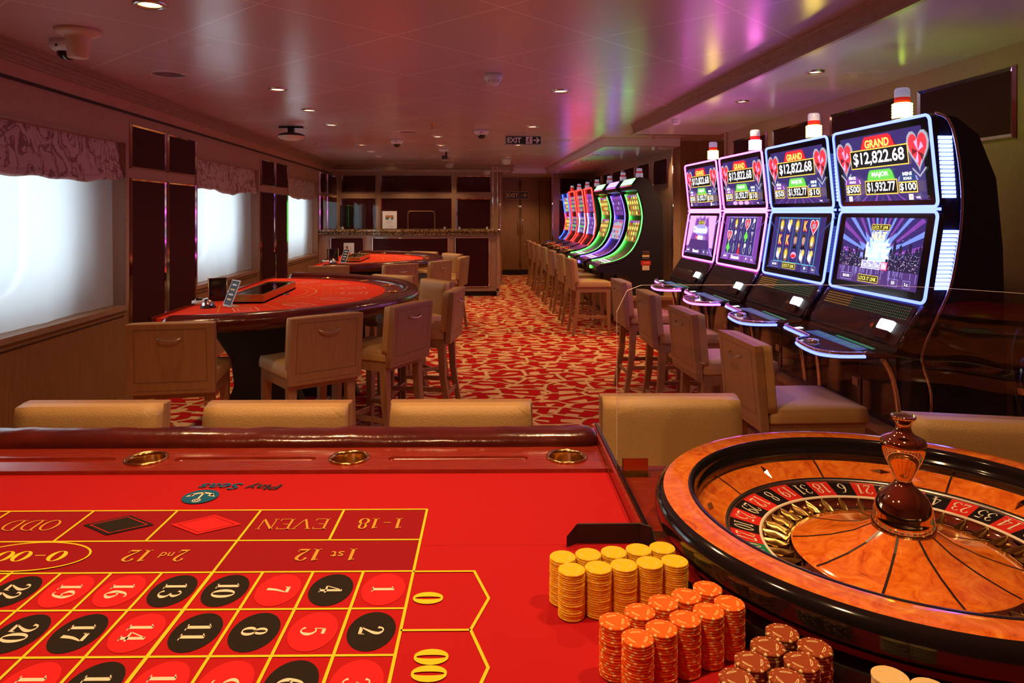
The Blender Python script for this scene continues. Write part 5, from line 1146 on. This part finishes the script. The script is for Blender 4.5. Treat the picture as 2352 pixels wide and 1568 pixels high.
def candle(t_, x, y, z0, lit, hs=1.0):
    cd = MB(); cd.lathe([(0.001, 0), (.050, 0), (.050, .010), (.043, .014), (.043, .030)], 'chrome', 24, (x, y, z0)); c_ = cd.build('signal_light', t_)
    mb = MB(); mb.lathe([(.043, .030), (.043, .100 * hs), (.034, .104 * hs)], lit, 24, (x, y, z0))
    for k in range(5): mb.lathe([(.0435, .036 + .014 * k), (.0455, .040 + .014 * k), (.0435, .044 + .014 * k)], lit, 24, (x, y, z0)) if hs == 1 else None
    mb.build('lit_lens', c_)
    mb = MB(); mb.lathe([(.034, .104 * hs), (.034, .130 * hs)], 'candlered', 20, (x, y, z0)); mb.build('red_lens', c_)
    mb = MB(); mb.lathe([(.034, .130 * hs), (.034, .165 * hs), (.028, .175 * hs), (0, .177 * hs)], 'candleclear', 20, (x, y, z0)); mb.build('clear_lens', c_)
HW = .40
def slot_a(yc, neon, led, minor, mini, tok, theme, lit, label, ribs):
    t_ = thing('slot_machine', label, 'slot machine', (2.02, yc, PZ), -PI / 2, 'near row of slot machines')
    Z = tr(0, 0, -PZ)
    side = [(-.02, 1.80), (.03, 1.825), (.10, 1.815), (.20, 1.74), (.28, 1.55), (.31, 1.25), (.33, .44), (-.10, .44), (-.10, .775), (-.17, .80), (-.13, .86), (-.045, 1.0), (.02, 1.415)]
    MX = Matrix(((0, 0, 1, 0), (1, 0, 0, 0), (0, 1, 0, 0), (0, 0, 0, 1)))   # profile (y,z) swept along x
    mb = MB(); mb.prism(side, -HW + .012, HW - .012, 'cabinet', Z @ MX); mb.build('cabinet', t_, bevel=.006)
    # framed screens
    for nm, c0, c1 in (('upper_display', (.012, 1.424), (-.030, 1.828)), ('lower_display', (-.052, 1.006), (.012, 1.410))):
        up = Vector((0, c1[0] - c0[0], c1[1] - c0[1])); hh = up.length; cen = (0, (c0[0] + c1[0]) / 2, (c0[1] + c1[1]) / 2); M = Z @ plane(cen, (1, 0, 0), up)
        mb = MB(); mb.prism(rrect(.80, hh, .03), -.035, -.004, 'blackgloss', M); d = mb.build('bezel' if 0 else nm, t_)
        mb = MB(); mb.tube([(M @ Vector((x, y, -.003))) for x, y in rrect(.794, hh - .008, .028, 6)], .0068, neon, 8, True); mb.build('light_strip', d)
        mb = MB(); C = Canvas(mb, M @ tr(0, -.004 if nm[0] == 'u' else .006, -.0036) @ Matrix.Scale(1.06 if nm[0] == 'u' else 1.0, 4), .0005)
        upper_screen(C, minor, mini, tok, theme) if nm[0] == 'u' else lower_screen(C, theme)
        mb.build('screen', d)
    mb = MB(); mb.box(-.395, .395, .004, .03, 1.411, 1.424, neon, Z); mb.build('light_strip', t_)
    # side light bars and chrome trims on both flanks
    for sx in (-1, 1):
        for z0, z1, yy in ((1.465, 1.735, lambda z: -.005 + .02 * (1.735 - z) / .27), (1.07, 1.33, lambda z: -.020 + .045 * (z - 1.07) / .26)):
            mb = MB(); n = 15 if led == 'ledblue' else 13; g = .0035 if led == 'ledblue' else .0004
            for k in range(n):
                a = z0 + (z1 - z0) * k / n; b = z0 + (z1 - z0) * (k + 1) / n - g; m_ = (a + b) / 2; y_ = yy(m_) + .014
                mb.box(min(sx * (HW - .013), sx * (HW + .003)), max(sx * (HW - .013), sx * (HW + .003)), y_, y_ + .062, a, b, led, Z)
            mb.build('light_bar', t_)
        mb = MB(); pth = crom([(sx * HW, y, z) for y, z in ((.0, 1.828), (.055, 1.80), (.095, 1.68), (.118, 1.42), (.075, 1.12), (.02, .98), (-.045, .84), (-.06, .76), (-.02, .62), (-.03, .45))], 4)
        mb.tube([Z @ Vector(p) for p in pth], .0075, 'mirror', 8); mb.build('side_trim', t_)
        mb = MB(); pth = [(sx * (HW - .01), -.048, .995), (sx * (HW - .01), -.11, .90), (sx * (HW - .01), -.155, .815)]; mb.tube([Z @ Vector(p) for p in pth], .012, 'blackgloss', 8); mb.build('side_trim', t_)
        mb = MB(); mb.tube([Z @ Vector(p) for p in crom([(sx * .34, -.20, .775), (sx * .345, -.16, .70), (sx * .345, -.135, .60), (sx * .35, -.12, .46)], 4)], .014, 'mirror', 8); mb.build('front_trim', t_)
    # speaker and note reader panel
    M = Z @ plane((0, -.108, .9075), (1, 0, 0), (0, .10, .165)); mb = MB(); mb.prism(rrect(.76, .195, .02), -.02, .008, 'blackmatt', M); C = Canvas(mb, M @ tr(0, 0, .0085), .0008); C.rect(-.355, .355, .020, .090, 'blackplastic'); C.up()
    if ribs:
        for k in range(5): C.rect(-.35, .35, .028 + .013 * k, .034 + .013 * k, 'cabinet')
    else:
        for r_ in range(5):
            for k in range(44): x = -.345 + .016 * k; y = .026 + .0135 * r_; C.poly([(x, y), (x + .006, y), (x + .008, y + .006), (x + .002, y + .006)], 's_dimgreen' if k > 14 else 's_amber')
    C.rect(-.34, .10, -.080, .005, 'blackgloss'); C.oval(.15, -.035, .012, .012, 'brass', 12); sp = mb.build('speaker_panel', t_, bevel=.003)
    mb = MB(); mb.prism(rrect(.105, .050, .010, 4, .255, -.020), .008, .020, 'notewhite', M); mb.prism(rrect(.115, .040, .008, 4, .255, -.066), .008, .024, 'blackgloss', M); mb.build('note_reader', t_)
    # button deck with its light strip
    dk_ = [(.385, -.11), (.398, -.30), (.392, -.40), (.36, -.455), (.30, -.478), (.18, -.470), (.07, -.445), (.02, -.405), (-.005, -.36), (-.03, -.335), (-.07, -.325), (-.36, -.300), (-.395, -.27), (-.398, -.11)]
    mb = MB(); mb.prism(dk_, .775, .800, 'blackgloss', Z); dd = mb.build('button_deck', t_, bevel=.004)
    fr = crom([(x, y, 0) for x, y in dk_[1:-1]], 4)
    mb = MB(); mb.tube([Z @ Vector((x, y - .004, .800)) for x, y, _ in fr], .008, 'mirror', 8); mb.build('deck_trim', dd)
    for a, b in ((0, len(fr) * 7 // 11), (len(fr) * 8 // 11, len(fr))):
        mb = MB(); mb.tube([Z @ Vector((x, y - .008, .786)) for x, y, _ in fr[a:b]], .0062, neon, 8); mb.build('light_strip', dd)
    mb = MB(); C = Canvas(mb, Z @ plane((0, 0, .8012), (1, 0, 0), (0, 1, 0)), .0006); C.poly([(-.20, -.21), (.30, -.24), (.34, -.31), (-.18, -.29)], 's_dimblue'); C.poly([(-.05, -.185), (.30, -.205), (.31, -.228), (-.05, -.202)], 's_dimgreen'); C.up()
    for k in range(5): x = -.15 + .09 * k; C.poly([(x, -.228 - .012 * k * .3), (x + .06, -.232 - .012 * k * .3), (x + .065, -.262 - .01 * k), (x + .005, -.258 - .01 * k)], 's_teal')
    C.poly([(-.31, -.25), (-.27, -.25), (-.25, -.31), (-.275, -.315)], 's_white'); mb.build('button', dd)
    mb = MB(); mb.lathe([(.030, 0), (.030, .008), (.020, .013), (0, .014)], 'chrome', 24, M=Z @ tr(.10, -.385, .80)); mb.build('spin_button', dd)
    # lower door
    mb = MB(); mb.box(-.30, .30, -.112, -.101, .47, .755, 'blackgloss', Z); mb.box(.02, .03, -.116, -.112, .47, .755, 'cabinet', Z); mb.box(-.05, .0, -.116, -.112, .56, .60, 'steel', Z); mb.build('cabinet_door', t_, bevel=.003)
    candle(t_, .05, .075, 1.822 - PZ, lit)
    return t_
slot_a(3.345, 'neonblue', 'ledblue', '$500', '$100', True, 'night', 'candlegreen', 'nearest slot machine, blue lit, with a city skyline on its lower screen', False)
slot_a(4.205, 'neonblue', 'ledblue', '$50', '$10', False, 'blue', 'candleyellow', 'second nearest slot machine, blue lit, its reels showing letters, men and a heart', False)
slot_a(5.065, 'neonpink', 'ledpink', '$50', '$10', False, 'pink', 'candlepink', 'third slot machine of the near row, pink lit, its reels showing hearts and rings', True)
slot_a(5.93, 'neonpink', 'ledpink', '$50', '$10', True, 'diamonds', 'candleyellow', 'fourth slot machine of the near row, pink lit, with a purple curtain screen', True)
# red extinguisher beside the nearest machine
fe = thing('fire_extinguisher', 'dark labelled fire extinguisher at the near end of the slot machine platform', 'fire extinguisher', (2.26, 2.72, PZ))
mb = MB(); mb.lathe([(0.001, 0), (.055, 0), (.058, .01), (.058, .34), (.045, .375), (.02, .395), (.02, .41), (.001, .41)], 'blackgloss', 24); mb.build('cylinder', fe)
mb = MB(); mb.lathe([(.0585, .24), (.0585, .265)], 'orangelabel', 20, a0=PI, a1=1.9 * PI); mb.lathe([(.0585, .08), (.0585, .23)], 'blackplastic', 20, a0=PI, a1=1.9 * PI); mb.build('label_band', fe)
mb = MB(); mb.tube(crom([(0, 0, .42), (-.05, -.01, .50), (-.09, -.02, .42), (-.085, -.02, .28), (-.06, -.03, .16), (-.055, -.04, .12)], 5), .007, 'blackplastic', 8); mb.build('hose', fe)
mb = MB(); mb.box(-.012, .012, -.015, .015, .405, .44, 'brass'); mb.box(-.01, .01, -.07, .03, .44, .448, 'steel'); mb.box(-.01, .01, -.07, .01, .425, .431, 'steel'); mb.build('valve', fe)

# ---- far row
def side_tube(t_, nm, pts, x, r, m, Z, parent=None): mb = MB(); mb.tube([Z @ Vector((x, y, z)) for y, z in pts], r, m, 8); return mb.build(nm, parent or t_)
MX = Matrix(((0, 0, 1, 0), (1, 0, 0, 0), (0, 1, 0, 0), (0, 0, 0, 1)))
def cr2(pts, n=4): return [(a, b) for a, b, _ in crom([(p, q, 0) for p, q in pts], n)]
def small_screen(t_, nm, c0, c1, w_, Z, kind, rnd):
    up = Vector((0, c1[0] - c0[0], c1[1] - c0[1])); hh = up.length; M = Z @ plane((0, (c0[0] + c1[0]) / 2 - .006, (c0[1] + c1[1]) / 2), (1, 0, 0), up); mb = MB(); C = Canvas(mb, M, .0015)
    bg, cols = {'gold': ('s_brown', ('s_gold', 's_amber', 's_reddark', 's_green', 's_yellow')), 'violet': ('s_violetdim', ('s_purple', 's_lav', 's_purple')), 'white': ('s_silver', ('s_red', 's_dimblue', 's_purple', 's_cyan', 's_red')), 'dark': ('s_violetdim', ('s_amber', 's_brown', 's_green', 's_lav'))}[kind]
    C.rect(-w_, w_, -hh / 2, hh / 2, bg); C.up()
    nx, ny = 5, 4
    for i in range(nx):
        for j in range(ny):
            x = -w_ + 2 * w_ * (i + .5) / nx; y = -hh / 2 + hh * (j + .5) / ny
            C.oval(x, y, w_ / nx * .55, hh / ny * .38, cols[(i * 3 + j * 2 + i * j) % len(cols)], 8)
    C.rect(-w_, w_, hh / 2 - .03, hh / 2 - .005, 's_purple'); return mb.build(nm, t_)
def slot_b(yc, neon, sign, kind, label, lit='candleclear'):
    t_ = thing('slot_machine', label, 'slot machine', (2.0, yc, PZ), -PI / 2, 'far row of slot machines'); Z = tr(0, 0, -PZ)
    front = cr2([(.02, 1.66), (.07, 1.50), (.088, 1.34), (.062, 1.17), (-.005, 1.01), (-.11, .895), (-.26, .83), (-.42, .80)])
    prof = [(.035, 1.82), (-.045, 1.715), (-.03, 1.675)] + front + [(-.47, .775), (-.465, .725), (-.32, .69), (-.10, .665), (-.08, .60), (-.08, .44), (.32, .44), (.31, 1.50), (.13, 1.80)]
    mb = MB(); mb.prism(prof, -.345, .345, 'cabinet', Z @ MX); mb.build('cabinet', t_, bevel=.006)
    M = Z @ plane((0, -.012, 1.765), (1, 0, 0), (0, .075, .10)); mb = MB(); mb.prism(rrect(.64, .115, .015), -.002, .012, 'blackgloss', M); s_ = mb.build('sign_box', t_)
    mb = MB(); mb.prism(rrect(.58, .085, .01), .012, .016, sign, M); mb.build('lit_panel', s_)
    for sx in (-1, 1):
        side_tube(t_, 'light_strip', [(y - .012, z) for y, z in front[1:-1]], sx * .315, .0095, neon, Z); side_tube(t_, 'side_trim', [(y - .004, z) for y, z in front], sx * .343, .012, 'blackgloss', Z)
    mb = MB(); mb.prism(rrect(.10, .035, .012, 4, 0, 0), 0, .008, neon, Z @ plane((0, -.472, .755), (1, 0, 0), (0, 0, 1))); mb.build('front_light', t_)
    rnd = random.Random(2); small_screen(t_, 'upper_display', (.075, 1.37), (.028, 1.62), .27, Z, 'gold' if kind == 'gold' else 'violet', rnd); small_screen(t_, 'lower_display', (.008, 1.06), (.070, 1.31), .27, Z, kind, rnd)
    mb = MB(); C = Canvas(mb, Z @ plane((0, -.30, .826), (1, 0, 0), (0, .16, .035)), .001)
    for i in range(6):
        for j in range(2): C.rect(-.25 + .085 * i, -.19 + .085 * i, -.05 + .05 * j, -.015 + .05 * j, 's_white' if (i + j) % 2 else 's_silver')
    C.rect(-.20, .05, .07, .15, 'steel'); mb.build('button', t_)
    candle(t_, .0, .12, 1.80 - PZ, lit, .8); return t_
def slot_c(yc, neon, kind, label, strip2=None, tophat=True):
    t_ = thing('slot_machine', label, 'slot machine', (2.0, yc, PZ), -PI / 2, 'far row of slot machines'); Z = tr(0, 0, -PZ)
    front = [(-.035, 1.77), (.015, 1.40), (.03, 1.22), (-.01, 1.02), (-.10, .90)]
    prof = [(.02, 1.80), (-.04, 1.79)] + front + [(-.26, .84), (-.45, .80), (-.47, .775), (-.44, .735), (-.20, .69), (-.08, .62), (-.08, .44), (.32, .44), (.31, 1.50), (.15, 1.78)]
    mb = MB(); mb.prism(prof, -.345, .345, 'cabinet', Z @ MX); mb.build('cabinet', t_, bevel=.006)
    for sx in (-1, 1): side_tube(t_, 'light_strip', [(y - .012, z) for y, z in cr2(front)], sx * .325, .010, neon, Z)
    if strip2:
        for sx in (-1, 1): side_tube(t_, 'light_strip', [(y - .018, z) for y, z in cr2(front)[4:12]], sx * .30, .010, strip2, Z)
    if tophat: mb = MB(); mb.tube([Z @ Vector((x, -.052 + .0 * x, 1.785)) for x in (-.33, .33)], .012, neon, 8); mb.build('top_light', t_)
    rnd = random.Random(4); small_screen(t_, 'upper_display', (.014, 1.42), (-.022, 1.70), .26, Z, kind, rnd); small_screen(t_, 'lower_display', (.005, 1.07), (.028, 1.34), .26, Z, kind, rnd)
    mb = MB(); mb.tube([Z @ Vector(p) for p in [(-.33, -.28, .845), (-.32, -.44, .812), (0, -.468, .805), (.32, -.44, .812), (.33, -.28, .845)]], .012, 'brass', 8)
    for i in range(5): mb.lathe([(.026, 0), (.024, .012), (0, .015)], 'brass', 12, M=Z @ tr(-.2 + .1 * i, -.36, .82))
    mb.build('button_deck', t_)
    candle(t_, .0, .10, 1.79 - PZ, 'candleclear' if tophat else 'candlered', .8); return t_
b1 = slot_b(8.50, 'neongreen', 'signgreenlit', 'gold', 'first slot machine of the far row, curved and green lit, stickers on its side')
slot_b(9.38, 'neonviolet', 'signvioletlit', 'white', 'second slot machine of the far row, curved and violet lit with a white reel screen')
slot_b(10.26, 'neongreen', 'signgreenlit', 'gold', 'third slot machine of the far row, curved and green lit, behind the violet one')
slot_c(11.14, 'neonred', 'violet', 'fourth slot machine of the far row, red lit, next to the third curved green one', 'ledblue')
slot_c(12.02, 'neonred', 'dark', 'fifth slot machine of the far row, red lit, in the middle of the red ones', 'ledblue')
slot_c(12.88, 'neonred', 'dark', 'sixth slot machine of the far row, red lit, next to the blue lit one')
slot_c(13.72, 'neoncyan', 'gold', 'last slot machine of the far row, blue lit, beside the chrome pole', 'neonred', False)
mb = MB(); C = Canvas(mb, Matrix.Identity(4) @ plane((.347, .11, .0), (0, 1, 0), (0, 0, 1)), .001)
for k in range(4): C.rect(-.042, .042, .50 - .025 * k, .52 - .025 * k, ('steel', 'goldtrim', 'chip_c', 'steel')[k])
C.rect(-.058, .058, .355, .405, 'redplastic'); C.up(); C.poly([(-.03, .37), (-.01, .37), (-.02, .395)], 'orangelabel'); C.rect(-.005, .04, .375, .388, 'orangelabel'); C.k -= 1; C.rect(-.042, .042, .295, .350, 'creamplastic'); mb.build('warning_sticker', b1)
